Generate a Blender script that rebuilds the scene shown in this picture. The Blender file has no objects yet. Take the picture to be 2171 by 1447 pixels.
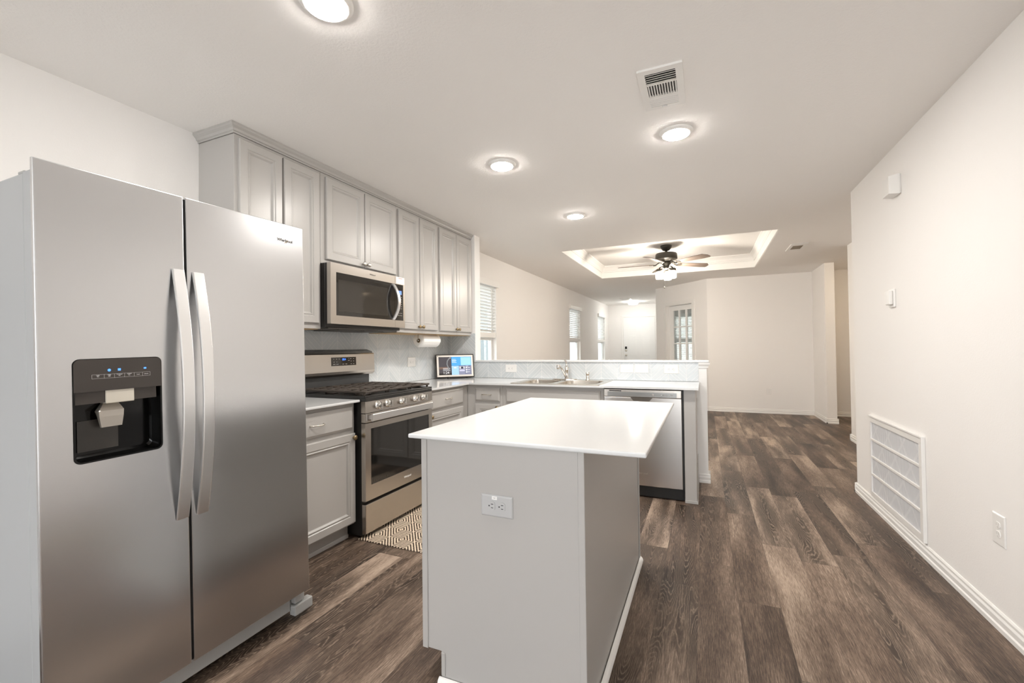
import bpy, bmesh, math, random
from mathutils import Vector, Matrix
random.seed(7)
S = bpy.context.scene
R_ = math.radians

# ------------------------------------------------------------------ camera
CAM = Vector((2.7203, 0.0, 1.2341))
yaw, pit, rol = R_(23.7175), R_(0.8712), R_(-0.6619)
fw = Vector((-math.sin(yaw)*math.cos(pit), math.cos(yaw)*math.cos(pit), math.sin(pit)))
rt0 = Vector((math.cos(yaw), math.sin(yaw), 0))
up0 = rt0.cross(fw)
rt = math.cos(rol)*rt0 + math.sin(rol)*up0
up = -math.sin(rol)*rt0 + math.cos(rol)*up0
cd = bpy.data.cameras.new('camera')
cam = bpy.data.objects.new('camera', cd)
S.collection.objects.link(cam)
m4 = Matrix((( rt.x, up.x, -fw.x), (rt.y, up.y, -fw.y), (rt.z, up.z, -fw.z))).to_4x4()
m4.translation = CAM
cam.matrix_world = m4
cd.sensor_fit = 'HORIZONTAL'; cd.sensor_width = 36.0
cd.lens = 930.35/2171*36.0
cd.clip_start = 0.02; cd.clip_end = 200
S.camera = cam

# ------------------------------------------------------------------ world, exposure
W = bpy.data.worlds.new('overcast_sky'); S.world = W
W.use_nodes = True
bg = W.node_tree.nodes['Background']
bg.inputs[0].default_value = (0.94, 0.97, 1.0, 1)
bg.inputs[1].default_value = 1.4
S.view_settings.view_transform = 'Standard'
S.view_settings.look = 'None'
S.view_settings.exposure = 2.06
S.cycles.diffuse_bounces = 10
S.cycles.max_bounces = 14
S.view_settings.gamma = 1.0
S.view_settings.use_curve_mapping = False
LED = 88.0        # recessed lamps
FANL = 52.0       # fan lamps
DOME = 13.0       # foyer and hall domes

# ------------------------------------------------------------------ materials
def mat(name, col=(.8, .8, .8), rough=.5, metal=0.0, spec=.5, emit=None, estr=0.0, coat=0.0, trans=0.0, ior=None, alpha=None):
    m = bpy.data.materials.new(name); m.use_nodes = True
    b = m.node_tree.nodes['Principled BSDF']
    b.inputs['Base Color'].default_value = (*col, 1)
    b.inputs['Roughness'].default_value = rough
    b.inputs['Metallic'].default_value = metal
    b.inputs['Specular IOR Level'].default_value = spec
    b.inputs['Coat Weight'].default_value = coat
    b.inputs['Transmission Weight'].default_value = trans
    if ior: b.inputs['IOR'].default_value = ior
    if emit:
        b.inputs['Emission Color'].default_value = (*emit, 1)
        b.inputs['Emission Strength'].default_value = estr
    return m
class N:
    """tiny node-graph helper"""
    def __init__(s, m):
        s.t = m.node_tree; s.b = s.t.nodes['Principled BSDF']
    def n(s, typ, **kw):
        x = s.t.nodes.new(typ)
        for k, v in kw.items(): setattr(x, k, v)
        return x
    def l(s, a, b): s.t.links.new(a, b)
    def _in(s, sock, v):
        if isinstance(v, (int, float)): sock.default_value = v
        else: s.l(v, sock)
    def m(s, op, a, b=None, c=None):
        x = s.n('ShaderNodeMath', operation=op)
        s._in(x.inputs[0], a)
        if b is not None: s._in(x.inputs[1], b)
        if c is not None: s._in(x.inputs[2], c)
        return x.outputs[0]
    def pos(s):
        g = s.n('ShaderNodeNewGeometry'); sp = s.n('ShaderNodeSeparateXYZ'); s.l(g.outputs['Position'], sp.inputs[0])
        return sp.outputs[0], sp.outputs[1], sp.outputs[2]
    def comb(s, x, y, z):
        c = s.n('ShaderNodeCombineXYZ')
        for i, v in enumerate((x, y, z)): s._in(c.inputs[i], v)
        return c.outputs[0]
    def noise(s, vec, scale, detail=4, rough=.55, dist=0.0):
        x = s.n('ShaderNodeTexNoise'); x.inputs['Scale'].default_value = scale
        x.inputs['Detail'].default_value = detail; x.inputs['Roughness'].default_value = rough
        x.inputs['Distortion'].default_value = dist
        if vec is not None: s.l(vec, x.inputs['Vector'])
        return x.outputs[0]
    def white(s, vec):
        x = s.n('ShaderNodeTexWhiteNoise', noise_dimensions='3D'); s.l(vec, x.inputs['Vector'])
        return x.outputs['Value']
    def ramp(s, fac, stops):
        x = s.n('ShaderNodeValToRGB'); e = x.color_ramp.elements
        while len(e) < len(stops): e.new(.5)
        for i, (p, c) in enumerate(stops):
            e[i].position = p; e[i].color = (*c, 1)
        s._in(x.inputs[0], fac); return x.outputs[0]
    def mix(s, fac, a, b):
        x = s.n('ShaderNodeMix', data_type='RGBA')
        s._in(x.inputs[0], fac)
        for i, v in ((6, a), (7, b)):
            if isinstance(v, tuple): x.inputs[i].default_value = (*v, 1)
            else: s.l(v, x.inputs[i])
        return x.outputs[2]
    def bump(s, h, strength=.2, dist=.002):
        x = s.n('ShaderNodeBump'); x.inputs['Strength'].default_value = strength; x.inputs['Distance'].default_value = dist
        s.l(h, x.inputs['Height']); s.l(x.outputs[0], s.b.inputs['Normal'])
    def col(s, c): s.l(c, s.b.inputs['Base Color'])

def paint(name, col, rough, scale, strength, dist):
    m = mat(name, col, rough); g = N(m)
    x, y, z = g.pos()
    g.bump(g.noise(g.comb(x, y, z), scale, 3, .6), strength, dist)
    return m
M = {}
M['wall'] = paint('wall_paint', (.855, .838, .82), .75, 130, .25, .002)
M['ceil'] = paint('ceiling_paint', (.885, .868, .848), .85, 85, .45, .003)
M['trim'] = mat('white_trim', (.84, .83, .81), .38)
M['cab'] = mat('grey_cabinet_paint', (.445, .430, .412), .30)
M['cabraw'] = mat('raw_wood', (.55, .38, .20), .6)
M['plastic'] = mat('white_plastic', (.82, .81, .79), .35)
M['plasticgrey'] = mat('grey_plate', (.47, .47, .47), .35)
M['dark'] = mat('dark_slot', (.012, .012, .012), .5)
M['black'] = mat('black_enamel', (.018, .017, .016), .28)
M['grate'] = mat('cast_iron', (.05, .038, .03), .5)
M['glassblack'] = mat('black_glass', (.012, .011, .010), .05, spec=.7, coat=.3)
M['mwwin'] = mat('microwave_window', (.032, .029, .025), .05, spec=.7)
M['dispblack'] = mat('dispenser_black', (.004, .004, .004), .12, spec=.3)
M['disppanel'] = mat('dispenser_panel', (.045, .037, .032), .35)
M['chrome'] = mat('polished_chrome', (.78, .76, .73), .10, metal=1)
M['nickel'] = mat('brushed_nickel', (.72, .68, .62), .28, metal=1)
M['brass'] = mat('aged_brass', (.34, .26, .15), .32, metal=1)
M['bronze'] = mat('fan_bronze', (.050, .043, .033), .45, metal=.2)
M['lens'] = mat('lamp_lens', (.9, .9, .9), .4, emit=(1, .955, .90), estr=LED)
M['jar'] = mat('lamp_jar', (.9, .9, .9), .3, emit=(1, .91, .79), estr=FANL)
M['dome'] = mat('lamp_dome', (.9, .9, .9), .3, emit=(1, 1, .95), estr=DOME)
M['domehall'] = mat('lamp_dome_warm', (.9, .9, .9), .3, emit=(1, .80, .56), estr=DOME*.5)
M['paper'] = mat('paper_towel', (.86, .85, .83), .85)
M['card'] = mat('cardboard', (.40, .26, .13), .8)
M['hinge'] = mat('grey_plastic', (.36, .36, .35), .45)
M['fridgeside'] = mat('fridge_side_paint', (.37, .38, .385), .42)
M['white_ink'] = mat('white_print', (.75, .75, .75), .5)
M['blue_led'] = mat('blue_led', (.05, .2, .8), .4, emit=(.07, .25, 1), estr=.42)
M['ink'] = mat('dark_print', (.05, .045, .04), .4)
M['greyink2'] = mat('faded_print', (.20, .18, .16), .4)
M['redink'] = mat('red_print', (.55, .25, .2), .6)
M['greyink'] = mat('grey_print', (.55, .54, .52), .6)
M['door'] = mat('white_door', (.86, .86, .85), .4)
M['blind'] = mat('blind_slat', (.86, .85, .83), .5)
M['sash'] = mat('window_vinyl', (.82, .82, .81), .4)
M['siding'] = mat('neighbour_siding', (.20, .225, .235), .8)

def glass(name):
    m = bpy.data.materials.new(name); m.use_nodes = True; t = m.node_tree
    t.nodes.clear()
    o = t.nodes.new('ShaderNodeOutputMaterial'); a = t.nodes.new('ShaderNodeBsdfTransparent')
    gl = t.nodes.new('ShaderNodeBsdfGlossy'); gl.inputs['Roughness'].default_value = .02
    a.inputs[0].default_value = (.95, .975, .97, 1)
    mx = t.nodes.new('ShaderNodeMixShader'); lw = t.nodes.new('ShaderNodeLayerWeight'); lw.inputs[0].default_value = .5
    p = t.nodes.new('ShaderNodeMath'); p.operation = 'POWER'; p.inputs[1].default_value = 5.0
    q = t.nodes.new('ShaderNodeMath'); q.operation = 'MULTIPLY_ADD'; q.inputs[1].default_value = .9; q.inputs[2].default_value = .035
    t.links.new(lw.outputs['Facing'], p.inputs[0]); t.links.new(p.outputs[0], q.inputs[0]); t.links.new(q.outputs[0], mx.inputs[0])
    t.links.new(a.outputs[0], mx.inputs[1]); t.links.new(gl.outputs[0], mx.inputs[2])
    t.links.new(mx.outputs[0], o.inputs[0]); return m
M['glass'] = glass('window_glass')

def steel(name, col, rough, vertical=False, wave=0.0):
    """brushed steel: fine streaks in the roughness, optional slow waviness of the sheet"""
    m = mat(name, col, rough, metal=1); g = N(m)
    x, y, z = g.pos()
    if vertical: v = g.comb(g.m('MULTIPLY', x, 500), g.m('MULTIPLY', y, 500), g.m('MULTIPLY', z, 3))
    else: v = g.comb(g.m('MULTIPLY', x, 3), g.m('MULTIPLY', y, 3), g.m('MULTIPLY', z, 500))
    nz = g.noise(v, 1.0, 1, .5)
    mr = g.n('ShaderNodeMapRange'); mr.inputs[3].default_value = rough-.002; mr.inputs[4].default_value = rough+.003
    g.l(nz, mr.inputs[0]); g.l(mr.outputs[0], g.b.inputs['Roughness'])
    if wave > 0:
        g.bump(g.noise(g.comb(x, g.m('MULTIPLY', y, 1.0), g.m('MULTIPLY', z, .8)), 3.0, 1, .4), wave, .02)
    return m
M['steel'] = steel('fridge_steel', (.65, .655, .665), .25, wave=.14)
M['steelw'] = steel('appliance_steel', (.56, .525, .485), .27)
M['steelh'] = mat('handle_steel', (.82, .82, .82), .32, metal=1)
M['steeldw'] = steel('dishwasher_steel', (.62, .60, .58), .26, vertical=True)
M['sink'] = steel('sink_steel', (.66, .61, .54), .20)

def quartz(name, col):
    m = mat(name, col, .12); g = N(m)
    x, y, z = g.pos(); nz = g.noise(g.comb(x, y, z), 60, 4, .6)
    g.col(g.mix(g.m('MULTIPLY', nz, .12), col, tuple(c*.8 for c in col)))
    return m
M['quartz'] = quartz('white_quartz', (.68, .69, .695))

def floor_mat():
    m = mat('plank_floor', (.15, .11, .08), .42, spec=.4); g = N(m)
    x, y, z = g.pos()
    PW, PL = .178, 1.22
    u = g.m('DIVIDE', x, PW); row = g.m('FLOOR', u); fu = g.m('FRACT', u)
    r1 = g.white(g.comb(row, 3.7, 1.1))
    v = g.m('ADD', g.m('DIVIDE', y, PL), g.m('MULTIPLY', r1, 7.3)); col_ = g.m('FLOOR', v); fv = g.m('FRACT', v)
    r2 = g.white(g.comb(row, col_, 5.3)); r3 = g.white(g.comb(row, col_, 9.1)); r4 = g.white(g.comb(row, col_, 2.9))
    off = g.m('MULTIPLY', r2, 37.0)
    # fine pores / grain streaks along the plank
    fine = g.noise(g.comb(g.m('MULTIPLY', x, 300), g.m('MULTIPLY_ADD', y, 16, off), off), 1.0, 5, .78)
    # broad tonal drift inside the plank
    broad = g.noise(g.comb(g.m('MULTIPLY', x, 9), g.m('MULTIPLY_ADD', y, 1.3, off), off), 1.0, 3, .5)
    # cathedral figure: nested rings, strongly stretched, wobbling
    wob = g.noise(g.comb(g.m('MULTIPLY', x, 70), g.m('MULTIPLY_ADD', y, 16, off), off), 1.0, 2, .5)
    lowx = g.noise(g.comb(g.m('MULTIPLY', x, 8), g.m('MULTIPLY_ADD', y, .75, off), off), 1.0, 1, .5)
    ph = g.m('ADD', g.m('MULTIPLY', lowx, 52), g.m('MULTIPLY', wob, 1.5))
    ring = g.m('FRACT', ph)
    ringl = g.m('POWER', g.m('ABSOLUTE', g.m('SUBTRACT', g.m('MULTIPLY', ring, 2), 1)), 4.0)
    # tone per plank
    tone = g.m('ADD', g.m('MULTIPLY', r3, .42), g.m('MULTIPLY_ADD', broad, 1.05, -.25))
    tone = g.m('ADD', tone, g.m('MULTIPLY', g.m('SUBTRACT', fine, .5), 1.5))
    base = g.ramp(g.m('SUBTRACT', tone, .02), [(.08, (.022, .014, .010)), (.34, (.092, .060, .043)), (.58, (.205, .146, .107)), (.88, (.46, .355, .275))])
    figmask = g.m('MULTIPLY', g.m('GREATER_THAN', r4, .50), .78)
    figmask = g.m('MULTIPLY', figmask, g.m('SMOOTH_MIN', 1.0, g.m('MAXIMUM', 0.0, g.m('MULTIPLY', g.m('SUBTRACT', .62, broad), 4.0)), .1))
    fig = g.mix(g.m('MULTIPLY', ringl, g.m('MULTIPLY_ADD', fine, .6, .45)), (.026, .0165, .011), (.38, .29, .22))
    c = g.mix(figmask, base, fig)
    # seams
    su = g.m('LESS_THAN', g.m('MINIMUM', fu, g.m('SUBTRACT', 1.0, fu)), .006)
    sv = g.m('LESS_THAN', g.m('MINIMUM', fv, g.m('SUBTRACT', 1.0, fv)), .0012)
    seam = g.m('MULTIPLY', g.m('MAXIMUM', su, sv), .55)
    c = g.mix(seam, c, (.03, .022, .017))
    g.col(c)
    rr = g.n('ShaderNodeMapRange'); rr.inputs[3].default_value = .36; rr.inputs[4].default_value = .55
    g.l(fine, rr.inputs[0]); g.l(rr.outputs[0], g.b.inputs['Roughness'])
    g.bump(fine, .12, .0012)
    return m
M['floor'] = floor_mat()

A0X, Z0X, A0Y, Z0Y = .522, .992, 3.303, 1.222     # an apex of the pattern on each wall
def chevron(name, along):
    m = mat(name, (.5, .54, .55), .22); g = N(m)
    x, y, z = g.pos(); a = x if along == 'x' else y
    CW, TH = .157, .087
    ua = g.m('DIVIDE', g.m('ADD', a, 10.0*CW*2 - (A0X if along == 'x' else A0Y)), CW)
    tri = g.m('PINGPONG', ua, 1.0)
    sl = g.m('DIVIDE', g.m('ADD', g.m('SUBTRACT', z, Z0X if along == 'x' else Z0Y), g.m('MULTIPLY', tri, CW*.95)), TH)
    st = g.m('FRACT', sl)
    fu = g.m('FRACT', ua)
    l1 = g.m('MAXIMUM', g.m('LESS_THAN', st, .040), g.m('LESS_THAN', g.m('ABSOLUTE', g.m('SUBTRACT', st, .40)), .020))
    l2 = g.m('LESS_THAN', g.m('MINIMUM', fu, g.m('SUBTRACT', 1.0, fu)), .011)
    line = g.m('MAXIMUM', l1, l2)
    rnd = g.white(g.comb(g.m('FLOOR', ua), g.m('FLOOR', sl), 1.5))
    tile = g.ramp(rnd, [(0, (.555, .595, .615)), (1, (.625, .655, .67))])
    g.col(g.mix(line, tile, (.77, .77, .765)))
    rg = g.n('ShaderNodeMapRange'); rg.inputs[3].default_value = .16; rg.inputs[4].default_value = .7
    g.l(line, rg.inputs[0]); g.l(rg.outputs[0], g.b.inputs['Roughness'])
    g.bump(g.m('SUBTRACT', 1.0, line), .35, .0012)
    return m
M['chevx'] = chevron('chevron_tile_along_bar', 'x')
M['chevy'] = chevron('chevron_tile_along_wall', 'y')

def rug_mat():
    m = mat('woven_rug', (.6, .5, .4), .95, spec=.1); g = N(m)
    x, y, z = g.pos()
    p = g.m('ADD', g.m('ADD', g.m('DIVIDE', x, .2), g.m('DIVIDE', y, .25)), .683)
    q = g.m('ADD', g.m('SUBTRACT', g.m('DIVIDE', x, .2), g.m('DIVIDE', y, .25)), 20.267)
    fp = g.m('ABSOLUTE', g.m('SUBTRACT', g.m('FRACT', p), .5)); fq = g.m('ABSOLUTE', g.m('SUBTRACT', g.m('FRACT', q), .5))
    mm = g.m('MAXIMUM', fp, fq)
    w = g.noise(g.comb(x, y, z), 90, 2, .5)
    s = g.m('FRACT', g.m('ADD', g.m('MULTIPLY', g.m('SUBTRACT', .5, mm), 9.0), g.m('MULTIPLY', g.m('SUBTRACT', w, .5), .25)))
    g.col(g.mix(g.m('GREATER_THAN', g.m('ABSOLUTE', g.m('SUBTRACT', s, .5)), .26), (.085, .062, .048), (.74, .62, .48)))
    g.bump(g.noise(g.comb(x, y, z), 500, 2, .5), .4, .002)
    return m
M['rug'] = rug_mat()

def brick_mat():
    m = mat('painted_brick', (.7, .68, .65), .9); g = N(m)
    x, y, z = g.pos()
    b = g.n('ShaderNodeTexBrick'); b.inputs['Scale'].default_value = 1.0
    b.inputs['Color1'].default_value = (.42, .38, .35, 1); b.inputs['Color2'].default_value = (.27, .24, .22, 1)
    b.inputs['Mortar'].default_value = (.52, .51, .50, 1); b.inputs['Mortar Size'].default_value = .012
    b.inputs['Brick Width'].default_value = .22; b.inputs['Row Height'].default_value = .075; b.inputs['Mortar Smooth'].default_value = .3
    g.l(g.comb(x, z, 0.0), b.inputs['Vector']); g.col(b.outputs[0]); return m
M['brick'] = brick_mat()

def blade_mat():
    m = mat('fan_blade_wood', (.16, .11, .08), .5); g = N(m)
    t = g.n('ShaderNodeTexCoord'); mp = g.n('ShaderNodeMapping'); mp.inputs['Scale'].default_value = (3, 60, 3)
    g.l(t.outputs['Object'], mp.inputs[0])
    g.col(g.ramp(g.noise(mp.outputs[0], 1, 4, .6), [(.3, (.10, .075, .06)), (.7, (.26, .20, .16))])); return m
M['blade'] = blade_mat()

def filter_mat():
    m = mat('pleated_filter', (.62, .64, .67), .8); g = N(m)
    x, y, z = g.pos()
    w = g.m('ABSOLUTE', g.m('SUBTRACT', g.m('FRACT', g.m('MULTIPLY', y, 55)), .5))
    dd = g.m('ABSOLUTE', g.m('SUBTRACT', g.m('FRACT', g.m('MULTIPLY', g.m('ADD', y, z), 4.2)), .5))
    ee = g.m('ABSOLUTE', g.m('SUBTRACT', g.m('FRACT', g.m('MULTIPLY', g.m('SUBTRACT', y, z), 4.2)), .5))
    cr = g.m('MAXIMUM', g.m('LESS_THAN', dd, .06), g.m('LESS_THAN', ee, .06))
    base = g.mix(g.m('MULTIPLY', w, 2.0), (.46, .47, .50), (.74, .75, .77))
    g.col(g.mix(g.m('MULTIPLY', cr, .2), base, (.86, .86, .87)))
    g.bump(w, .5, .004); return m
M['filter'] = filter_mat()

# ------------------------------------------------------------------ mesh helpers
class MB:
    def __init__(s): s.bm = bmesh.new()
    def box(s, x0, y0, z0, x1, y1, z1, bev=0.0, seg=2):
        x0, x1 = min(x0, x1), max(x0, x1); y0, y1 = min(y0, y1), max(y0, y1); z0, z1 = min(z0, z1), max(z0, z1)
        r = bmesh.ops.create_cube(s.bm, size=1.0)
        vs = r['verts']
        for v in vs:
            v.co = Vector(((x0+x1)/2 + v.co.x*(x1-x0), (y0+y1)/2 + v.co.y*(y1-y0), (z0+z1)/2 + v.co.z*(z1-z0)))
        if bev > 0:
            bev = min(bev, .49*min(x1-x0, y1-y0, z1-z0))
            es = list({e for v in vs for e in v.link_edges})
            bmesh.ops.bevel(s.bm, geom=es, offset=bev, segments=seg, affect='EDGES', profile=.5)
        return s
    def lathe(s, prof, c, axis=(0, 0, 1), n=32):
        """prof: list of (radius, height along axis)"""
        ax = Vector(axis).normalized(); q = ax.to_track_quat('Z', 'Y'); c = Vector(c)
        rings = []
        for r, h in prof:
            if r < 1e-6: rings.append([s.bm.verts.new(c + q @ Vector((0, 0, h)))])
            else: rings.append([s.bm.verts.new(c + q @ Vector((r*math.cos(2*math.pi*i/n), r*math.sin(2*math.pi*i/n), h))) for i in range(n)])
        for a, b in zip(rings, rings[1:]):
            for i in range(n):
                j = (i+1) % n
                if len(a) == 1 and len(b) == 1: continue
                if len(a) == 1: f = (a[0], b[i], b[j])
                elif len(b) == 1: f = (a[i], a[j], b[0])
                else: f = (a[i], a[j], b[j], b[i])
                try: s.bm.faces.new(f).smooth = True
                except ValueError: pass
        for rg in (rings[0], rings[-1]):
            if len(rg) > 1:
                try: s.bm.faces.new(rg)
                except ValueError: pass
        return s
    def cyl(s, p0, p1, r, r1=None, n=20):
        p0, p1 = Vector(p0), Vector(p1)
        return s.lathe([(r, 0), (r if r1 is None else r1, (p1-p0).length)], p0, p1-p0, n)
    def tube(s, pts, r, n=12, flat=1.0, closed=False):
        pts = [Vector(p) for p in pts]; rings = []
        nrm = None
        for i, p in enumerate(pts):
            t = (pts[min(i+1, len(pts)-1)] - pts[max(i-1, 0)]).normalized()
            if nrm is None:
                a = Vector((0, 0, 1)) if abs(t.z) < .9 else Vector((1, 0, 0)); nrm = (a - t*a.dot(t)).normalized()
            else: nrm = (nrm - t*nrm.dot(t)).normalized()
            bi = t.cross(nrm); rr = r[i] if isinstance(r, (list, tuple)) else r
            rings.append([s.bm.verts.new(p + nrm*rr*math.cos(2*math.pi*k/n) + bi*rr*flat*math.sin(2*math.pi*k/n)) for k in range(n)])
        for a, b in zip(rings, rings[1:]):
            for k in range(n):
                s.bm.faces.new((a[k], a[(k+1) % n], b[(k+1) % n], b[k])).smooth = True
        s.bm.faces.new(rings[0]); s.bm.faces.new(rings[-1]); return s
    def prism(s, poly, fn, a, b, smooth=False):
        """poly: 2-D outline; fn(u,v,w)->xyz; extruded from w=a to w=b"""
        A = [s.bm.verts.new(fn(u, v, a)) for u, v in poly]; B = [s.bm.verts.new(fn(u, v, b)) for u, v in poly]
        n = len(poly)
        for i in range(n):
            f = s.bm.faces.new((A[i], A[(i+1) % n], B[(i+1) % n], B[i])); f.smooth = smooth
        s.bm.faces.new(A); s.bm.faces.new(B[::-1]); return s
    def loops(s, loops, cap0=True, cap1=True):
        """skin a list of equal-length closed loops of points"""
        L = [[s.bm.verts.new(Vector(p)) for p in lp] for lp in loops]; n = len(L[0])
        for a, b in zip(L, L[1:]):
            for i in range(n): s.bm.faces.new((a[i], a[(i+1) % n], b[(i+1) % n], b[i]))
        if cap0: s.bm.faces.new(L[0][::-1])
        if cap1: s.bm.faces.new(L[-1])
        return s
    def rects(s, fn, u0, u1, v0, v1, steps, cap0=True):
        """concentric rectangles (inset, height) -> moulded panel"""
        return s.loops([[fn(u0+i, v0+i, h), fn(u1-i, v0+i, h), fn(u1-i, v1-i, h), fn(u0+i, v1-i, h)] for i, h in steps], cap0, True)
    def quad(s, a, b, c, d):
        s.bm.faces.new([s.bm.verts.new(Vector(p)) for p in (a, b, c, d)]); return s
    def build(s, name, m, parent=None, smooth=False):
        bmesh.ops.recalc_face_normals(s.bm, faces=s.bm.faces[:])
        me = bpy.data.meshes.new(name)
        off = Vector((0, 0, 0))
        if parent is None:
            xs = [v.co for v in s.bm.verts]
            off = Vector(((min(c.x for c in xs)+max(c.x for c in xs))/2, (min(c.y for c in xs)+max(c.y for c in xs))/2, min(c.z for c in xs)))
            bmesh.ops.translate(s.bm, verts=s.bm.verts[:], vec=-off)
        s.bm.to_mesh(me); s.bm.free()
        if smooth:
            for p in me.polygons: p.use_smooth = True
        me.materials.append(m)
        o = bpy.data.objects.new(name, me); S.collection.objects.link(o)
        if parent is not None:
            o.parent = parent; o.location = -abspos(parent)
        else: o.location = off
        return o
def abspos(o):
    v = Vector(o.location)
    while o.parent: o = o.parent; v += Vector(o.location)
    return v
def rrect(u0, u1, v0, v1, r, n=5):
    out = []
    for cx, cy, a0 in ((u1-r, v1-r, 0), (u0+r, v1-r, 90), (u0+r, v0+r, 180), (u1-r, v0+r, 270)):
        for k in range(n+1):
            a = R_(a0 + 90*k/n); out.append((cx+r*math.cos(a), cy+r*math.sin(a)))
    return out
def tag(o, label=None, cat=None, group=None, kind=None):
    if label: o['label'] = label
    if cat: o['category'] = cat
    if group: o['group'] = group
    if kind: o['kind'] = kind
    return o
def thing(name, loc, label, cat, group=None):
    o = bpy.data.objects.new(name, None); o.empty_display_size = .05; S.collection.objects.link(o); o.location = loc
    return tag(o, label, cat, group)
def struct(o): o['kind'] = 'structure'; return o
def copy_tree(o, parent=None):
    c = o.copy(); S.collection.objects.link(c)
    if parent is not None: c.parent = parent
    for ch in list(o.children): copy_tree(ch, c)
    return c
def text(name, body, size, origin, xdir, ydir, m, parent, depth=.0006, align='CENTER'):
    cu = bpy.data.curves.new(name, 'FONT'); cu.body = body; cu.size = size; cu.extrude = depth
    cu.align_x = align; cu.align_y = 'CENTER'
    t = bpy.data.objects.new('tmp_text', cu); S.collection.objects.link(t)
    dg = bpy.context.evaluated_depsgraph_get()
    me = bpy.data.meshes.new_from_object(t.evaluated_get(dg))
    bpy.data.objects.remove(t)
    X = Vector(xdir).normalized(); Y = Vector(ydir).normalized(); Z = X.cross(Y)
    mx = Matrix(((X.x, Y.x, Z.x), (X.y, Y.y, Z.y), (X.z, Y.z, Z.z))).to_4x4(); mx.translation = Vector(origin)
    me.transform(mx); me.materials.clear(); me.materials.append(m)
    o = bpy.data.objects.new(name, me); S.collection.objects.link(o)
    o.parent = parent; o.location = -abspos(parent); return o

H = 2.5136; YS = 4.346; YB = -3.4
# ------------------------------------------------------------------ shell
struct(MB().box(-.2, YB, -.06, 7.2, 14.0, 0).build('floor', M['floor']))
# ceiling with the tray opening
TX0, TX1, TY0, TY1, TZ = .971, 3.496, 5.618, 8.192, 2.735
b = MB()
b.box(-.12, YB, H, 7.2, TY0, H+.05); b.box(-.12, TY1, H, 7.2, 14.0, H+.05)
b.box(-.12, TY0, H, TX0, TY1, H+.05); b.box(TX1, TY0, H, 7.2, TY1, H+.05)
struct(b.build('ceiling', M['ceil']))
b = MB()
b.box(TX0-.05, TY0-.05, TZ, TX1+.05, TY1+.05, TZ+.05)
b.box(TX0-.05, TY0-.05, H+.05, TX0, TY1+.05, TZ); b.box(TX1, TY0-.05, H+.05, TX1+.05, TY1+.05, TZ)
b.box(TX0, TY0-.05, H+.05, TX1, TY0, TZ); b.box(TX0, TY1, H+.05, TX1, TY1+.05, TZ)
struct(b.build('ceiling_tray', M['ceil']))
# tray: painted side boards and crown moulding
steps = [(0, H), (.0, H), (.012, H+.004), (.012, H+.105), (.022, H+.112), (.022, H+.125), (.030, H+.135), (.040, H+.165), (.062, H+.195), (.075, H+.205), (.075, TZ), (.0, TZ)]
b = MB()
b.loops([[(TX0+i, TY0+i, h), (TX1-i, TY0+i, h), (TX1-i, TY1-i, h), (TX0+i, TY1-i, h)] for i, h in steps], False, False)
struct(b.build('trim_1', M['trim']))

def wall_x(name, x0, x1, y0, y1, holes=(), z0=0, z1=H):
    """wall slab between x0..x1 running along Y with rectangular holes (ya,yb,za,zb)"""
    b = MB(); y = y0
    for ya, yb, za, zb in holes:
        b.box(x0, y, z0, x1, ya, z1); b.box(x0, ya, z0, x1, yb, za); b.box(x0, ya, zb, x1, yb, z1); y = yb
    b.box(x0, y, z0, x1, y1, z1)
    return struct(b.build(name, M['wall']))
WZ0, WZ1 = .62, 2.125
WIN = [(4.74, 5.64), (9.36, 10.25), (12.16, 13.05)]
wall_x('wall_left', -.12, 0, YB, 13.79, [(a, c, WZ0, WZ1) for a, c in WIN])
# kitchen right wall, then the jog and the living-room right wall
XR, YRE = 3.8666, 4.524
b = MB(); b.box(XR, YB, 0, XR+.7, YRE, H); struct(b.build('wall_right', M['wall']))
b = MB(); b.box(4.43, YRE, 0, 4.55, 6.94, H); struct(b.build('wall_right_living', M['wall']))
b = MB(); b.box(4.4577, 8.281, 0, 4.5855, 9.154, H); struct(b.build('wall_stub_hall', M['wall']))
b = MB(); b.box(4.55, 6.82, 0, 7.0, 6.94, H); b.box(6.9, 6.94, 0, 7.0, 9.154, H); struct(b.build('wall_hall', M['wall']))
b = MB(); b.box(2.771, 9.154, 0, 7.0, 9.274, H); struct(b.build('wall_far', M['wall']))
# angled wall with the french door opening
PA = Vector((1.7316, 10.281)); PB = Vector((2.771, 9.154)); DV = (PB-PA).normalized(); NV = Vector((-DV.y, DV.x))
LA = (PB-PA).length
def aw(t, off, z): p = PA + DV*t + NV*off; return (p.x, p.y, z)
def abox(b, t0, t1, o0, o1, z0, z1):
    b.prism([(t0, z0), (t1, z0), (t1, z1), (t0, z1)], lambda u, v, w: aw(u, w, v), o0, o1)
OT0, OT1, OZ = .345, 1.135, 2.105
b = MB(); abox(b, 0, OT0, 0, .12, 0, H); abox(b, OT1, LA, 0, .12, 0, H); abox(b, OT0, OT1, 0, .12, OZ, H)
struct(b.build('wall_angled', M['wall']))
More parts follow.
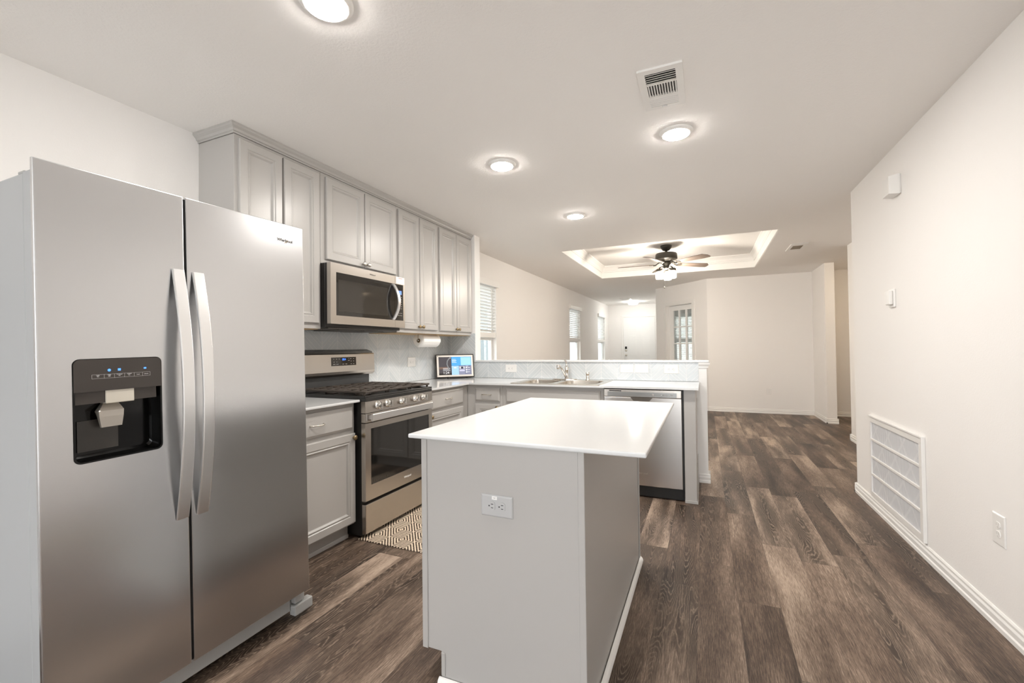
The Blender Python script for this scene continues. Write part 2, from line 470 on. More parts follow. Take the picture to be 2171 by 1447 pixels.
# foyer and study
b = MB(); b.box(1.7316, 10.30, 0, 1.85, 13.67, H); struct(b.build('wall_foyer', M['wall']))
FY = 13.67
SWX = (1.92, 2.86)
b = MB(); b.box(-.12, FY, 0, SWX[0], FY+.12, H); b.box(SWX[1], FY, 0, 3.12, FY+.12, H); b.box(4.3, FY, 0, 4.6, FY+.12, H); b.box(3.12, FY, 0, 4.3, FY+.12, WZ0); b.box(3.12, FY, WZ1, 4.3, FY+.12, H); b.box(SWX[0], FY, 0, SWX[1], FY+.12, WZ0); b.box(SWX[0], FY, WZ1, SWX[1], FY+.12, H)  # right-hand opening added to let more daylight into the study
struct(b.build('wall_front', M['wall']))
b = MB(); b.box(4.48, 9.274, 0, 4.6, FY, H); struct(b.build('wall_study', M['wall']))
# unseen wall behind the camera, its wide opening sized to let daylight in
RX0, RX1, RZ = 0.12, 3.75, 2.42
b = MB(); b.box(-.12, YB-.12, 0, RX0, YB, H); b.box(RX1, YB-.12, 0, XR+.7, YB, H); b.box(RX0, YB-.12, RZ, RX1, YB, H)
struct(b.build('wall_back', M['wall']))
# kitchen half wall, with the full-height stub by the upper cabinets
XS, TH = .363, .12
b = MB(); b.box(0, YS, 0, XS, YS+TH, H); struct(b.build('wall_stub_kitchen', M['wall']))
XW = 2.7317
b = MB(); b.box(XS, YS, 0, XW, YS+TH, 1.085); struct(b.build('wall_half', M['trim']))
# small crown under the bar at the end of the half wall
b = MB()
prof = [(0, 1.085), (.028, 1.085), (.026, 1.068), (.012, 1.048), (.012, 1.037), (0, 1.037)]
b.loops([[(2.664, YS-u, v) for u, v in prof], [(XW+u, YS-u, v) for u, v in prof], [(XW+u, YS+TH+u, v) for u, v in prof], [(XS+.01, YS+TH+u, v) for u, v in prof]])
struct(b.build('trim_2', M['trim']))

# baseboards: stepped profile
BP = [(0, 0), (.016, 0), (.016, .020), (.011, .026), (.013, .050), (.008, .060), (.009, .072), (.004, .080), (0, .080)]
def bb_along_y(b, x, s, y0, y1): b.prism(BP, lambda u, v, w: (x+s*u, w, v), y0, y1)
def bb_along_x(b, y, s, x0, x1): b.prism(BP, lambda u, v, w: (w, y+s*u, v), x0, x1)
b = MB(); bb_along_y(b, XR, -1, YB, YRE+.016); bb_along_x(b, YRE, 1, XR-.016, 4.43); struct(b.build('baseboard_right', M['trim']))
b = MB(); bb_along_y(b, 4.43, -1, YRE+.016, 6.956); bb_along_x(b, 6.94, 1, 4.414, 6.9); struct(b.build('baseboard_living', M['trim']))
b = MB(); bb_along_y(b, 4.4577, -1, 8.265, 9.138); bb_along_x(b, 8.281, -1, 4.4417, 4.602); bb_along_y(b, 4.5855, 1, 8.281, 9.154); struct(b.build('baseboard_stub', M['trim']))
b = MB(); bb_along_x(b, 9.154, -1, 2.78, 4.4577); struct(b.build('baseboard_far', M['trim']))
b = MB(); bb_along_x(b, 9.154, -1, 4.602, 6.9); struct(b.build('baseboard_hall', M['trim']))
b = MB(); bb_along_y(b, 0, 1, YS+TH, FY); struct(b.build('baseboard_left', M['trim']))
b = MB(); bb_along_x(b, FY, -1, .016, .38); struct(b.build('baseboard_front', M['trim']))
b = MB(); bb_along_x(b, YS, -1, 2.655, XW+.016); bb_along_y(b, XW, 1, YS, YS+TH); bb_along_x(b, YS+TH, 1, .02, XW+.016); struct(b.build('baseboard_half', M['trim']))
b = MB()
for t0, t1 in ((0, OT0-.08), (OT1+.08, LA)):
    b.prism(BP, lambda u, v, w: aw(w, -u, v), t0, t1)
struct(b.build('baseboard_angled', M['trim']))

# tile backsplash (surface of the wall)
b = MB(); b.box(.0, 1.52, .912, .008, YS, 1.405); struct(b.build('wall_tile_left', M['chevy']))
b = MB(); b.box(.008, YS-.008, .912, XS, YS, 1.405); b.box(XS, YS-.008, .912, 2.664, YS, 1.083); struct(b.build('wall_tile_half', M['chevx']))

# ------------------------------------------------------------------ windows and blinds
def window(name, y0, y1):
    b = MB()
    xo = -.085
    for a, c, z0, z1 in ((y0, y0+.05, WZ0, WZ1), (y1-.05, y1, WZ0, WZ1), (y0+.05, y1-.05, WZ0, WZ0+.05), (y0+.05, y1-.05, WZ1-.05, WZ1), (y0+.05, y1-.05, 1.35, 1.395)):
        b.box(xo-.025, a, z0, xo+.025, c, z1)
    w = struct(b.build(name, M['sash']))
    g = MB().box(xo-.003, y0+.05, WZ0+.05, xo+.003, y1-.05, 1.35).box(xo-.003, y0+.05, 1.395, xo+.003, y1-.05, WZ1-.05).build('glass_pane', M['glass'], w)
    MB().box(-.06, y0-.0, WZ0-.001, .035, y1+.0, WZ0+.018, .004).build('window_sill', M['trim'], w)
for i, (a, c) in enumerate(WIN): window('window_%d' % (i+1), a, c)
def slats(b, fn, u0, u1, z0, z1, pitch=.043, tilt=.012):
    z = z0
    while z < z1:
        b.prism([(-.024, -tilt), (.024, tilt), (.024, tilt+.003), (-.024, -tilt+.003)], lambda p, q, w, z=z: fn(p, w, z+q), u0, u1); z += pitch
def blind(y0, y1, label, face=-.028, proud=.02):
    t = thing('window_blind', (face, (y0+y1)/2, 1.40), label, 'blind', 'half-raised white blinds on the left wall')
    b = MB(); b.box(proud-.05, y0-.03, 2.095, proud+.022, y1+.03, 2.175, .004); b.build('valance', M['blind'], t)
    b = MB(); slats(b, lambda p, w, z: (face+p, w, z), y0+.012, y1-.012, 1.475, 2.09); b.build('slats', M['blind'], t)
    b = MB(); b.box(face-.026, y0+.012, 1.385, face+.026, y1-.012, 1.455, .004); b.build('bottom_stack', M['blind'], t)
    for yy in (y0+.15, y1-.15): MB().box(face+.024, yy-.004, 1.40, face+.0265, yy+.004, 2.10).build('ladder_tape', M['blind'], t)
    return t
blind(WIN[0][0], WIN[0][1], 'white slatted blind at the nearest left-wall window, beside the kitchen stub wall')
blind(WIN[1][0], WIN[1][1], 'white slatted blind at the middle window of the left living room wall')
blind(WIN[2][0], WIN[2][1], 'white slatted blind at the farthest left-wall window, nearest the front door')
# study window on the front wall
b = MB()
for x0, x1, z0, z1 in ((SWX[0], SWX[0]+.05, WZ0, WZ1), (SWX[1]-.05, SWX[1], WZ0, WZ1), (SWX[0]+.05, SWX[1]-.05, WZ0, WZ0+.05), (SWX[0]+.05, SWX[1]-.05, WZ1-.05, WZ1), (SWX[0]+.05, SWX[1]-.05, 1.35, 1.395)):
    b.box(x0, FY+.06, z0, x1, FY+.11, z1)
w4 = struct(b.build('window_4', M['sash']))
MB().box(SWX[0]+.05, FY+.082, WZ0+.05, SWX[1]-.05, FY+.088, 1.35).box(SWX[0]+.05, FY+.082, 1.395, SWX[1]-.05, FY+.088, WZ1-.05).build('glass_pane', M['glass'], w4)
t = thing('window_blind', (2.39, FY+.03, 1.40), 'white slatted blind in the study, seen through the french door panes', 'blind')
MB().box(SWX[0]-.03, FY-.04, 2.095, SWX[1]+.03, FY+.03, 2.175, .004).build('valance', M['blind'], t)
b = MB(); slats(b, lambda p, w, z: (w, FY+.03-p, z), SWX[0]+.012, SWX[1]-.012, 1.475, 2.09); b.build('slats', M['blind'], t)
MB().box(SWX[0]+.012, FY+.004, 1.385, SWX[1]-.012, FY+.056, 1.455, .004).build('bottom_stack', M['blind'], t)
# what stands outside the windows
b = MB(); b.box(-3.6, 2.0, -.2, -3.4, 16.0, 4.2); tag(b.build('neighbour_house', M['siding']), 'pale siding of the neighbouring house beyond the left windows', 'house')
b = MB(); b.box(.0, 17.4, -.2, 6.0, 17.6, 4.2); tag(b.build('brick_wall', M['brick']), 'pale painted brick wall seen through the french door panes', 'wall')
struct(MB().box(-14, -16, -.30, 16, 24, -.08).build('ground_outside', mat('ground', (.62, .61, .58), .9)))

# ------------------------------------------------------------------ doors
d1 = MB()
DX0, DX1, DZ = .455, 1.366, 2.12
fnf = lambda u, v, h: (u, FY-.015-h, v)
d1.box(DX0, FY-.02, .01, DX1, FY-.001, DZ)
for (u0, u1) in ((DX0+.12, (DX0+DX1)/2-.05), ((DX0+DX1)/2+.05, DX1-.12)):
    for (v0, v1) in ((.22, .80), (.93, 1.60), (1.72, 1.98)):
        d1.rects(fnf, u0, u1, v0, v1, [(0, .0045), (.008, .0062), (.022, .0052), (.05, .0075)])
door1 = struct(d1.build('door_1', M['door']))
lk = MB().box(DX0+.035, FY-.045, 1.17, DX0+.095, FY-.015, 1.245, .006).build('keypad_lock', M['black'], door1); lk['label'] = 'black keypad lock'
MB().lathe([(.0, 0), (.034, 0), (.034, .012), (.028, .02), (0, .022)], (DX0+.065, FY-.02, 1.125), (0, -1, 0), 20).build('lock_cylinder', M['nickel'], door1)
MB().lathe([(0, 0), (.034, 0), (.034, .008), (.012, .012), (.012, .035), (.027, .045), (.030, .060), (.022, .074), (0, .078)], (DX0+.065, FY-.02, .985), (0, -1, 0), 20).build('door_knob', M['nickel'], door1)
b = MB()
for x0, x1, z0, z1 in ((DX0-.075, DX0-.012, 0, DZ+.075), (DX1+.012, DX1+.075, 0, DZ+.075), (DX0-.012, DX1+.012, DZ+.012, DZ+.075)):
    b.box(x0, FY-.022, z0, x1, FY, z1, .004)
b.box(DX0-.012, FY-.006, 0, DX0, FY, DZ+.012); b.box(DX1, FY-.006, 0, DX1+.012, FY, DZ+.012)
struct(b.build('trim_3', M['trim']))
# french door on the angled wall: 3 x 5 panes, set back in its jamb
L0, L1, LZ = OT0+.012, OT1-.012, 2.09
b = MB(); o0, o1 = .078, .113
cols = [(.476, .632), (.674, .837), (.886, 1.041)]
rows = [(1.650+.0, 1.990), (1.302, 1.628), (.955, 1.280), (.610, .935), (.262, .588)]
abox(b, L0, cols[0][0], o0, o1, .012, LZ); abox(b, cols[2][1], L1, o0, o1, .012, LZ)
abox(b, cols[0][0], cols[2][1], o0, o1, rows[0][1], LZ); abox(b, cols[0][0], cols[2][1], o0, o1, .012, rows[4][0])
for i in range(4): abox(b, cols[0][0], cols[2][1], o0+.004, o1-.004, rows[i+1][1], rows[i][0])
for i in range(2): abox(b, cols[i][1], cols[i+1][0], o0+.0045, o1-.0045, rows[4][0], rows[0][1])
door2 = struct(b.build('door_2', M['door']))
for c0, c1 in cols:
    for r0, r1 in rows:
        g = MB(); abox(g, c0, c1, .094, .097, r0, r1); g.build('glass_pane', M['glass'], door2)
b = MB()
for t0, t1, z0, z1 in ((OT0-.068, OT0+.002, 0, OZ+.07), (OT1-.002, OT1+.068, 0, OZ+.07), (OT0+.002, OT1-.002, OZ-.002, OZ+.07)):
    abox(b, t0, t1, -.018, .0, z0, z1)
abox(b, OT0, OT0+.012, 0, .12, 0, OZ); abox(b, OT1-.012, OT1, 0, .12, 0, OZ); abox(b, OT0, OT1, 0, .12, OZ-.012, OZ)
struct(b.build('trim_4', M['trim']))

# ------------------------------------------------------------------ ceiling fixtures
def led(x, y, label):
    t = thing('recessed_light', (x, y, H), label, 'light', 'recessed ceiling lights')
    MB().lathe([(.0, 0), (.096, 0), (.096, -.004), (.090, -.010), (.080, -.016), (.0745, -.017), (.0, -.017)], (x, y, H), n=48).build('trim_ring', M['trim'], t)
    MB().lathe([(.0740, -.0165), (.0735, -.0190), (.055, -.0210), (0, -.0220)], (x, y, H), n=48).build('lens', M['lens'], t)
    return t
led(1.467, 1.19, 'lit round recessed light cut off by the top edge, above the refrigerator')
led(1.449, 2.757, 'lit recessed light in front of the wall cabinets, left of the ceiling register')
led(2.584, 2.783, 'lit recessed light just past the slotted ceiling register')
led(1.594, 4.124, 'smallest lit recessed light, above the sink, before the fan tray')
# large three-way register
t = thing('ceiling_vent', (2.549, 2.27, H), 'large white ceiling register with slots in two directions, near the kitchen lights', 'vent')
x0, x1, y0, y1 = 2.449, 2.649, 2.09, 2.455
b = MB(); fz = lambda u, v, h: (u, v, H-h)
ox0, ox1, oy0, oy1 = x0+.032, x1-.032, y0+.034, y1-.030
for a, c, d, e in ((x0, x1, y0, oy0), (x0, x1, oy1, y1), (x0, ox0, oy0, oy1), (ox1, x1, oy0, oy1)): b.box(a, d, H-.010, c, e, H)
b.build('frame', M['plastic'], t)
MB().box(ox0, oy0, H-.0012, ox1, oy1, H-.0002).build('duct', M['dark'], t)
b = MB()
ya, yb2 = oy0+.088, oy1-.092
for k in range(5):
    yy = oy0+.006+k*.0175
    b.prism([(yy+.009, H-.002), (yy-.001, H-.011), (yy+.0035, H-.011), (yy+.0125, H-.002)], lambda u, v, w: (w, u, v), ox0, ox1)
b.box(ox0, ya, H-.010, ox1, ya+.010, H-.001); b.box(ox0, yb2-.010, H-.010, ox1, yb2, H-.001)
for k in range(11):
    xx = ox0+.002+k*(ox1-ox0-.006)/10.5
    b.prism([(xx, H-.002), (xx+.0045, H-.011), (xx+.0085, H-.011), (xx+.004, H-.002)], lambda u, v, w: (u, w, v), ya+.010, yb2-.010)
for k in range(5):
    yy = yb2+.003+k*.0175
    b.prism([(yy-.003, H-.002), (yy+.010, H-.011), (yy+.0145, H-.011), (yy+.0015, H-.002)], lambda u, v, w: (w, u, v), ox0, ox1)
b.build('slats', M['plastic'], t)
MB().box(2.549-.012, y1-.030, H-.018, 2.549+.012, y1-.020, H-.010, .002).build('lever', M['plastic'], t)
t = thing('ceiling_vent', (3.838, 6.73, H), 'small beige ceiling register right of the tray ceiling, far end of the room', 'vent')
x0, x1, y0, y1 = 3.745, 3.93, 6.51, 6.95
b = MB()
for a, c, d, e in ((x0, x1, y0, y0+.10), (x0, x1, y1-.10, y1), (x0, x0+.035, y0+.10, y1-.10), (x1-.035, x1, y0+.10, y1-.10)): b.box(a, d, H-.010, c, e, H)
b.build('frame', M['plastic'], t)
MB().box(x0+.035, y0+.10, H-.0012, x1-.035, y1-.10, H-.0002).build('duct', M['dark'], t)
b = MB()
for k in range(12):
    xx = x0+.038+k*.0095
    b.prism([(xx, H-.002), (xx+.003, H-.010), (xx+.0050, H-.010), (xx+.002, H-.002)], lambda u, v, w: (u, w, v), y0+.10, y1-.10)
b.build('slats', mat('vent_slat_beige', (.42, .36, .28), .5), t)
def dome(x, y, r, label, h=.085, m='dome'):
    t = thing('dome_light', (x, y, H), label, 'light')
    MB().lathe([(0, 0), (r*.82, 0), (r*.82, -.020), (r*.7, -.026), (0, -.026)], (x, y, H), n=32).build('base', M['plastic'], t)
    MB().lathe([(r*.70, -.026), (r*.98, -.030), (r, -.045), (r*.95, -h*.75), (r*.7, -h), (0, -h-.006)], (x, y, H), n=32).build('shade', M[m], t)
dome(.88, 12.75, .135, 'white dome flush light glowing on the foyer ceiling before the front door')
dome(5.35, 7.7, .16, 'white dome flush light in the side hall, round the corner at the right', .10, 'domehall')
t = thing('ceiling_vent', (.80, 11.95, H), 'white ceiling register in the foyer just ahead of the glowing dome light', 'vent')
x0, x1, y0, y1 = .66, .96, 11.80, 12.10
b = MB()
for a, c, d, e in ((x0, x1, y0, y0+.04), (x0, x1, y1-.04, y1), (x0, x0+.04, y0+.04, y1-.04), (x1-.04, x1, y0+.04, y1-.04)): b.box(a, d, H-.012, c, e, H)
b.build('frame', M['plastic'], t)
b = MB()
for k in range(8):
    yy = y0+.046+k*.027
    b.prism([(yy, H-.003), (yy+.012, H-.012), (yy+.016, H-.012), (yy+.004, H-.003)], lambda u, v, w: (w, u, v), x0+.04, x1-.04)
b.build('slats', M['plastic'], t)

# ceiling fan
FX, FYC = 2.215, 6.90
fan = thing('ceiling_fan', (FX, FYC, TZ), 'dark bronze five-blade ceiling fan with three lit jar lamps under the tray ceiling', 'ceiling fan')
c = (FX, FYC, 0)
MB().lathe([(.0, TZ), (.080, TZ), (.083, TZ-.010), (.078, TZ-.030), (.048, TZ-.072), (.022, TZ-.080), (0, TZ-.080)], c).build('canopy', M['bronze'], fan)
MB().cyl((FX, FYC, TZ-.080), (FX, FYC, TZ-.115), .016).build('downrod', M['bronze'], fan)
zm = TZ-.112
MB().lathe([(0, zm), (.10, zm), (.145, zm-.008), (.153, zm-.020), (.157, zm-.090), (.150, zm-.098), (.110, zm-.112), (.085, zm-.125), (.06, zm-.130), (0, zm-.130)], c, n=40).build('motor_housing', M['bronze'], fan)
ZBL = 2.462
MB().lathe([(0, zm-.128), (.070, zm-.128), (.066, zm-.165), (.045, zm-.180), (.038, zm-.215), (.05, zm-.225), (.02, zm-.240), (0, zm-.24)], c, n=28).build('switch_housing', M['bronze'], fan)
for k in range(5):
    a = R_(36+72*k); q = Matrix.Rotation(a, 4, 'Z'); tl = Matrix.Rotation(R_(-13), 4, 'X')
    def P(x, y, z): return (Matrix.Translation((FX, FYC, ZBL)) @ q @ tl @ Vector((x, y, z)))[:]
    def Q(x, y, z): return (Matrix.Translation((FX, FYC, ZBL)) @ q @ Vector((x, y, z)))[:]
    out = [(.185, -.050), (.60, -.068), (.650, -.068), (.705, -.010), (.705, .045), (.690, .062), (.60, .068), (.185, .050)]
    bl = MB(); bl.prism(out, lambda u, v, w: (u, v, w), -.003, .003)
    o = bl.build('blade', M['blade'], fan)
    o.data.transform(tl); o.matrix_local = Matrix.Translation(Vector((FX, FYC, ZBL))-Vector(fan.location)) @ q
    ar = MB()
    ar.tube([Q(.075, 0, .030), Q(.11, 0, .018), Q(.150, 0, -.010), Q(.185, 0, -.012)], .011, 8)
    ar.prism([(.175, -.030), (.215, -.042), (.245, -.020), (.25, 0), (.245, .020), (.215, .042), (.175, .030)], P, -.010, -.003)
    ar.build('blade_bracket', M['bronze'], fan)
for k, a in enumerate((205, 325, 85)):
    ca, sa = math.cos(R_(a)), math.sin(R_(a))
    x, y = FX+.105*ca, FYC+.105*sa
    lm = MB(); lm.tube([(FX+.03*ca, FYC+.03*sa, 2.40), (FX+.075*ca, FYC+.075*sa, 2.415), (x, y, 2.395), (x, y, 2.375)], .010, 8)
    lm.lathe([(.0, 2.384), (.040, 2.382), (.052, 2.370), (.054, 2.343), (0, 2.343)], (x, y, 0), n=20)
    h = lm.build('lamp_holder', M['bronze'], fan)
    MB().lathe([(.036, 2.344), (.040, 2.334), (.050, 2.322), (.053, 2.310), (.053, 2.250), (.048, 2.238), (0, 2.236)], (x, y, 0), n=24).build('lamp_jar', M['jar'], fan)
ch = MB().cyl((FX-.03, FYC-.02, 2.39), (FX-.03, FYC-.02, 2.125), .0016, n=6).build('pull_chain', M['nickel'], fan)
MB().lathe([(0, .03), (.006, .028), (.009, .012), (.008, .002), (0, 0)], (FX-.03, FYC-.02, 2.095), n=10).build('chain_fob', M['bronze'], ch)

# ------------------------------------------------------------------ cabinet kit
def PX(x0, s=1): return lambda u, v, h: (x0+s*h, u, v)        # panel facing +X (u along Y)
def PY(y0): return lambda u, v, h: (u, y0-h, v)               # panel facing -Y (u along X)
DOORST = [(0, 0), (0, .015), (.004, .020), (.046, .020), (.050, .0155), (.055, .0155), (.058, .018), (.062, .018), (.070, .008), (.074, .007)]
DRAWST = [(0, 0), (0, .011), (.007, .015), (.014, .020)]
def door(fn, u0, u1, v0, v1, parent):
    return MB().rects(fn, u0, u1, v0, v1, DOORST).build('door', M['cab'], parent)
def drawer(fn, u0, u1, v0, v1, parent):
    return MB().rects(fn, u0, u1, v0, v1, DRAWST).build('drawer', M['cab'], parent)
def knob(p, axis, parent, m):
    return MB().lathe([(0, 0), (.009, 0), (.007, .003), (.0055, .010), (.010, .014), (.0155, .018), (.0165, .022), (.013, .026), (.006, .028), (0, .028)], p, axis, 20).build('knob', m, parent)
def pull(p, along, out, parent, L=.096):
    p, a, o = Vector(p), Vector(along), Vector(out)
    pts = [p-a*L/2, p-a*L/2+o*.008, p-a*L*.40+o*.020, p-a*L*.22+o*.027, p+o*.030, p+a*L*.22+o*.027, p+a*L*.40+o*.020, p+a*L/2+o*.008, p+a*L/2]
    return MB().tube(pts, [.005, .005, .0045, .004, .004, .004, .0045, .005, .005], 10).build('handle', M['nickel'], parent)

# wall cabinets on the left wall
UX = .315; ZT = 2.4627; ZC = 1.381
def upper(y0, y1, zb, doors, dz0, label, knobs, m):
    t = thing('wall_cabinet', (0, (y0+y1)/2, zb), label, 'cabinet', 'grey wall cabinets')
    b = MB(); b.box(.001, y0, zb, UX, y1, ZT-.0005, .0015, 1); body = b.build('body', M['cab'], t)
    MB().box(.004, y0+.006, zb-.004, UX-.018, y1-.006, zb-.0002).build('underside', M['cabraw'], t)
    ds = [door(PX(UX), a, c, dz0, 2.441, t) for a, c in doors]
    for d, ky in zip(ds, knobs):
        if ky: knob((UX+.019, ky, dz0+.025), (1, 0, 0), d, m)
    return t
upper(1.6188, 2.2215, ZC, [(1.640, 1.914), (1.927, 2.197)], 1.418, 'tall grey two-door wall cabinet rising behind the refrigerator', (1.89, 1.95), M['brass'])
upper(2.2235, 3.0285, 1.835, [(2.262, 2.632), (2.640, 3.010)], 1.866, 'short grey two-door wall cabinet above the microwave, pale knobs', (2.612, 2.662), M['nickel'])
upper(3.0305, 3.6565, ZC, [(3.046, 3.340), (3.350, 3.638)], 1.414, 'tall grey two-door wall cabinet right of the microwave, over the paper towels', (3.318, 3.374), M['brass'])
upper(3.6585, 4.3435, ZC, [(3.682, 3.994), (4.002, 4.320)], 1.414, 'tall grey two-door wall cabinet against the white stub wall, above the tablet screen', (3.974, 4.026), M['brass'])
# crown moulding along the tops, mitred round the near end
cp = [(0, ZT), (.006, ZT), (.006, ZT+.008), (.013, ZT+.012), (.018, ZT+.024), (.030, ZT+.034), (.034, ZT+.040), (.034, H-.0005)]
b = MB()
cs = cp + [(.0, H-.0005)]
b.loops([[(.0005, 1.6188-i, h) for i, h in cs], [(UX+i, 1.6188-i, h) for i, h in cs], [(UX+i, 4.3445, h) for i, h in cs]])
struct(b.build('trim_5', M['cab']))

# base cabinets, left run (front faces +X)
BX = .605; BT = .893
def base_left(y0, y1, label, dr, do, kn, pl, cat='cabinet'):
    t = thing('base_cabinet', (.3, (y0+y1)/2, 0), label, cat)
    b = MB(); b.box(.0095, y0, .105, BX, y1, BT-.0005, .0015, 1); b.box(.0095, y0, .0, .545, y1, .105); b.build('body', M['cab'], t)
    MB().box(.545, y0, .0, .553, y1, .026, .003).build('shoe_moulding', M['cab'], t)
    for a, c in dr:
        d = drawer(PX(BX), a, c, .722, .866, t)
        if pl: pull((BX+.019, pl, .795), (0, 1, 0), (1, 0, 0), d)
    for a, c in do:
        d = door(PX(BX), a, c, .118, .694, t)
        if kn: knob((BX+.019, kn, .668), (1, 0, 0), d, M['brass'])
    return t
base_left(1.545, 2.2225, 'grey base cabinet with one drawer and door between refrigerator and range', [(1.60, 2.200)], [(1.60, 2.215)], 2.196, 1.905)
base_left(3.008, 3.7275, 'grey base cabinet with drawer and door right of the range, at the corner', [(3.040, 3.618)], [(3.040, 3.618)], 3.075, 3.352)
# peninsula (front faces -Y)
PYF = 3.728
t = thing('base_cabinet', (.8, 4.0, 0), 'narrow grey drawer base in the inner corner, left of the sink front', 'cabinet')
b = MB(); b.box(.6055, PYF, .105, .982, YS-.009, BT-.0005, .0015, 1); b.box(.6055, PYF+.06, 0, .982, YS-.009, .105); b.build('body', M['cab'], t)
d = drawer(PY(PYF), .697, .957, .735, .862, t); pull((.822, PYF-.019, .800), (1, 0, 0), (0, -1, 0), d)
d = door(PY(PYF), .697, .957, .118, .708, t); knob((.935, PYF-.019, .680), (0, -1, 0), d, M['brass'])
t = thing('base_cabinet', (1.46, 4.0, 0), 'wide grey sink base with a long false drawer front under the steel sink', 'cabinet')
b = MB(); b.box(.984, PYF, .105, 1.002, YS-.009, BT-.0005); b.box(1.912, PYF, .105, 1.930, YS-.009, BT-.0005); b.box(1.002, PYF, .105, 1.912, PYF+.018, BT-.0005)
b.box(1.002, YS-.02, .105, 1.912, YS-.009, BT-.0005); b.box(1.002, PYF+.018, .105, 1.912, YS-.02, .12); b.box(.984, PYF+.06, 0, 1.93, YS-.009, .105); b.build('body', M['cab'], t)
MB().rects(PY(PYF), 1.020, 1.902, .732, .862, DRAWST).build('false_front', M['cab'], t)
for u0, u1, kx in ((1.020, 1.456, 1.43), (1.466, 1.902, 1.492)):
    d = door(PY(PYF), u0, u1, .118, .708, t); knob((kx, PYF-.019, .680), (0, -1, 0), d, M['brass'])
# end panel of the peninsula
t = thing('end_panel', (2.603, 4.0, 0), 'grey finished end panel closing the counter run right of the dishwasher', 'panel')
MB().box(2.559, PYF, 0, 2.646, YS-.001, BT-.0005, .0015, 1).build('panel', M['cab'], t)
b = MB(); b.box(2.558, PYF-.006, 0, 2.654, PYF, .022, .002); b.box(2.6465, PYF-.0005, 0, 2.6535, YS-.018, .0215, .002); b.build('shoe_moulding', M['cab'], t)
MB().box(2.646, 3.98, 0, 2.650, YS-.018, .26).build('end_skin', M['cab'], t)

# ------------------------------------------------------------------ countertops
ZK = .909
CE = 2.6696
t = MB(); t.box(.0085, 1.53, ZK-.016, .6514, 2.2305, ZK, .004)
tag(t.build('countertop', M['quartz']), 'short white counter slab between refrigerator and range', 'countertop')
SX0, SX1, SY0, SY1 = 1.085, 1.875, 3.722, 4.262
t = MB(); z0 = ZK-.016; CY = 3.672
t.box(.0085, 3.0005, z0, .6514, YS-.0085, ZK); t.box(.6514, CY, z0, SX0, YS-.0085, ZK); t.box(SX1, CY, z0, CE, YS-.0085, ZK)
t.box(SX0, CY, z0, SX1, SY0, ZK); t.box(SX0, SY1, z0, SX1, YS-.0085, ZK)
tag(t.build('countertop', M['quartz']), 'long white L-shaped counter slab running round the corner to the sink', 'countertop')
t = MB(); t.box(XS+.0005, YS-.030, 1.0855, 2.7516, YS+TH+.06, 1.1052, .004)
tag(t.build('bar_top', M['quartz']), 'long white bar ledge on top of the tiled half wall', 'bar top')

# ------------------------------------------------------------------ sink and faucet
sk = thing('kitchen_sink', (1.48, 4.0, ZK), 'stainless double-bowl drop-in sink in the white counter below the bar', 'sink')
zr = ZK+.005
bm = MB()
outer = rrect(1.065, 1.895, 3.702, 4.275, .025, 4)
b1 = rrect(1.115, 1.445, 3.745, 4.165, .07, 5); b2 = rrect(1.485, 1.850, 3.745, 4.165, .07, 5)
def ring(pts, z):
    vs = [bm.bm.verts.new((x, y, z)) for x, y in pts]
    return [bm.bm.edges.new((vs[i], vs[(i+1) % len(vs)])) for i in range(len(vs))], vs
eo, vo = ring(outer, zr); e1, v1 = ring(b1, zr); e2, v2 = ring(b2, zr)
bmesh.ops.triangle_fill(bm.bm, use_beauty=True, edges=eo+e1+e2)
vlow = [bm.bm.verts.new((x+(.004 if x > 1.48 else -.004), y+(.004 if y > 4 else -.004), ZK+.0004)) for x, y in outer]
for i in range(len(vo)): bm.bm.faces.new((vo[i], vo[(i+1) % len(vo)], vlow[(i+1) % len(vo)], vlow[i]))
bm.build('rim', M['sink'], sk)
for bb, nm in ((b1, 'left'), (b2, 'right')):
    q = MB(); cx = sum(p[0] for p in bb)/len(bb); cy = sum(p[1] for p in bb)/len(bb)
    def sc(f, z): return [(cx+(x-cx)*f, cy+(y-cy)*f, z) for x, y in bb]
    q.loops([sc(1.0, zr), sc(.985, zr-.01), sc(.97, zr-.13), sc(.90, zr-.16), sc(.3, zr-.17)], False, True)
    for f in q.bm.faces: f.smooth = True
    q.build('bowl', M['sink'], sk)
fc = thing('kitchen_faucet', (1.445, 4.225, zr), 'chrome single-lever faucet with raised angled spout behind the sink', 'faucet')
q = MB(); q.prism([(1.435+.128*math.cos(R_(10*i)), 4.222+.032*math.sin(R_(10*i))) for i in range(36)], lambda u, v, w: (u, v, w), zr+.0002, zr+.010); q.build('deck_plate', M['chrome'], fc)
MB().lathe([(0, .009), (.026, .009), (.024, .02), (.019, .03), (.0195, .085), (.023, .095), (.022, .120), (.012, .132), (0, .134)], (1.458, 4.222, zr), n=24).build('body', M['chrome'], fc)
MB().tube([(1.455, 4.205, zr+.025), (1.447, 4.17, zr+.07), (1.437, 4.125, zr+.115), (1.428, 4.085, zr+.139), (1.424, 4.062, zr+.140)], [.013, .0125, .012, .012, .013], 14).build('spout', M['chrome'], fc)
MB().lathe([(0, -.024), (.014, -.024), (.0165, -.010), (.0165, .012), (.012, .018), (0, .018)], (1.422, 4.055, zr+.138), (0, 0, 1), 20).build('aerator', M['chrome'], fc)
MB().tube([(1.458, 4.225, zr+.125), (1.452, 4.235, zr+.155), (1.440, 4.245, zr+.180), (1.430, 4.25, zr+.195)], [.013, .010, .008, .009], 12, flat=1.3).build('lever', M['chrome'], fc)
sp = MB().lathe([(0, .0002), (.024, .0002), (.024, .006), (.019, .010), (.0185, .055), (.0205, .060), (.020, .072), (.014, .076), (0, .077)], (1.668, 4.225, zr), n=24).build('side_sprayer', M['chrome'])
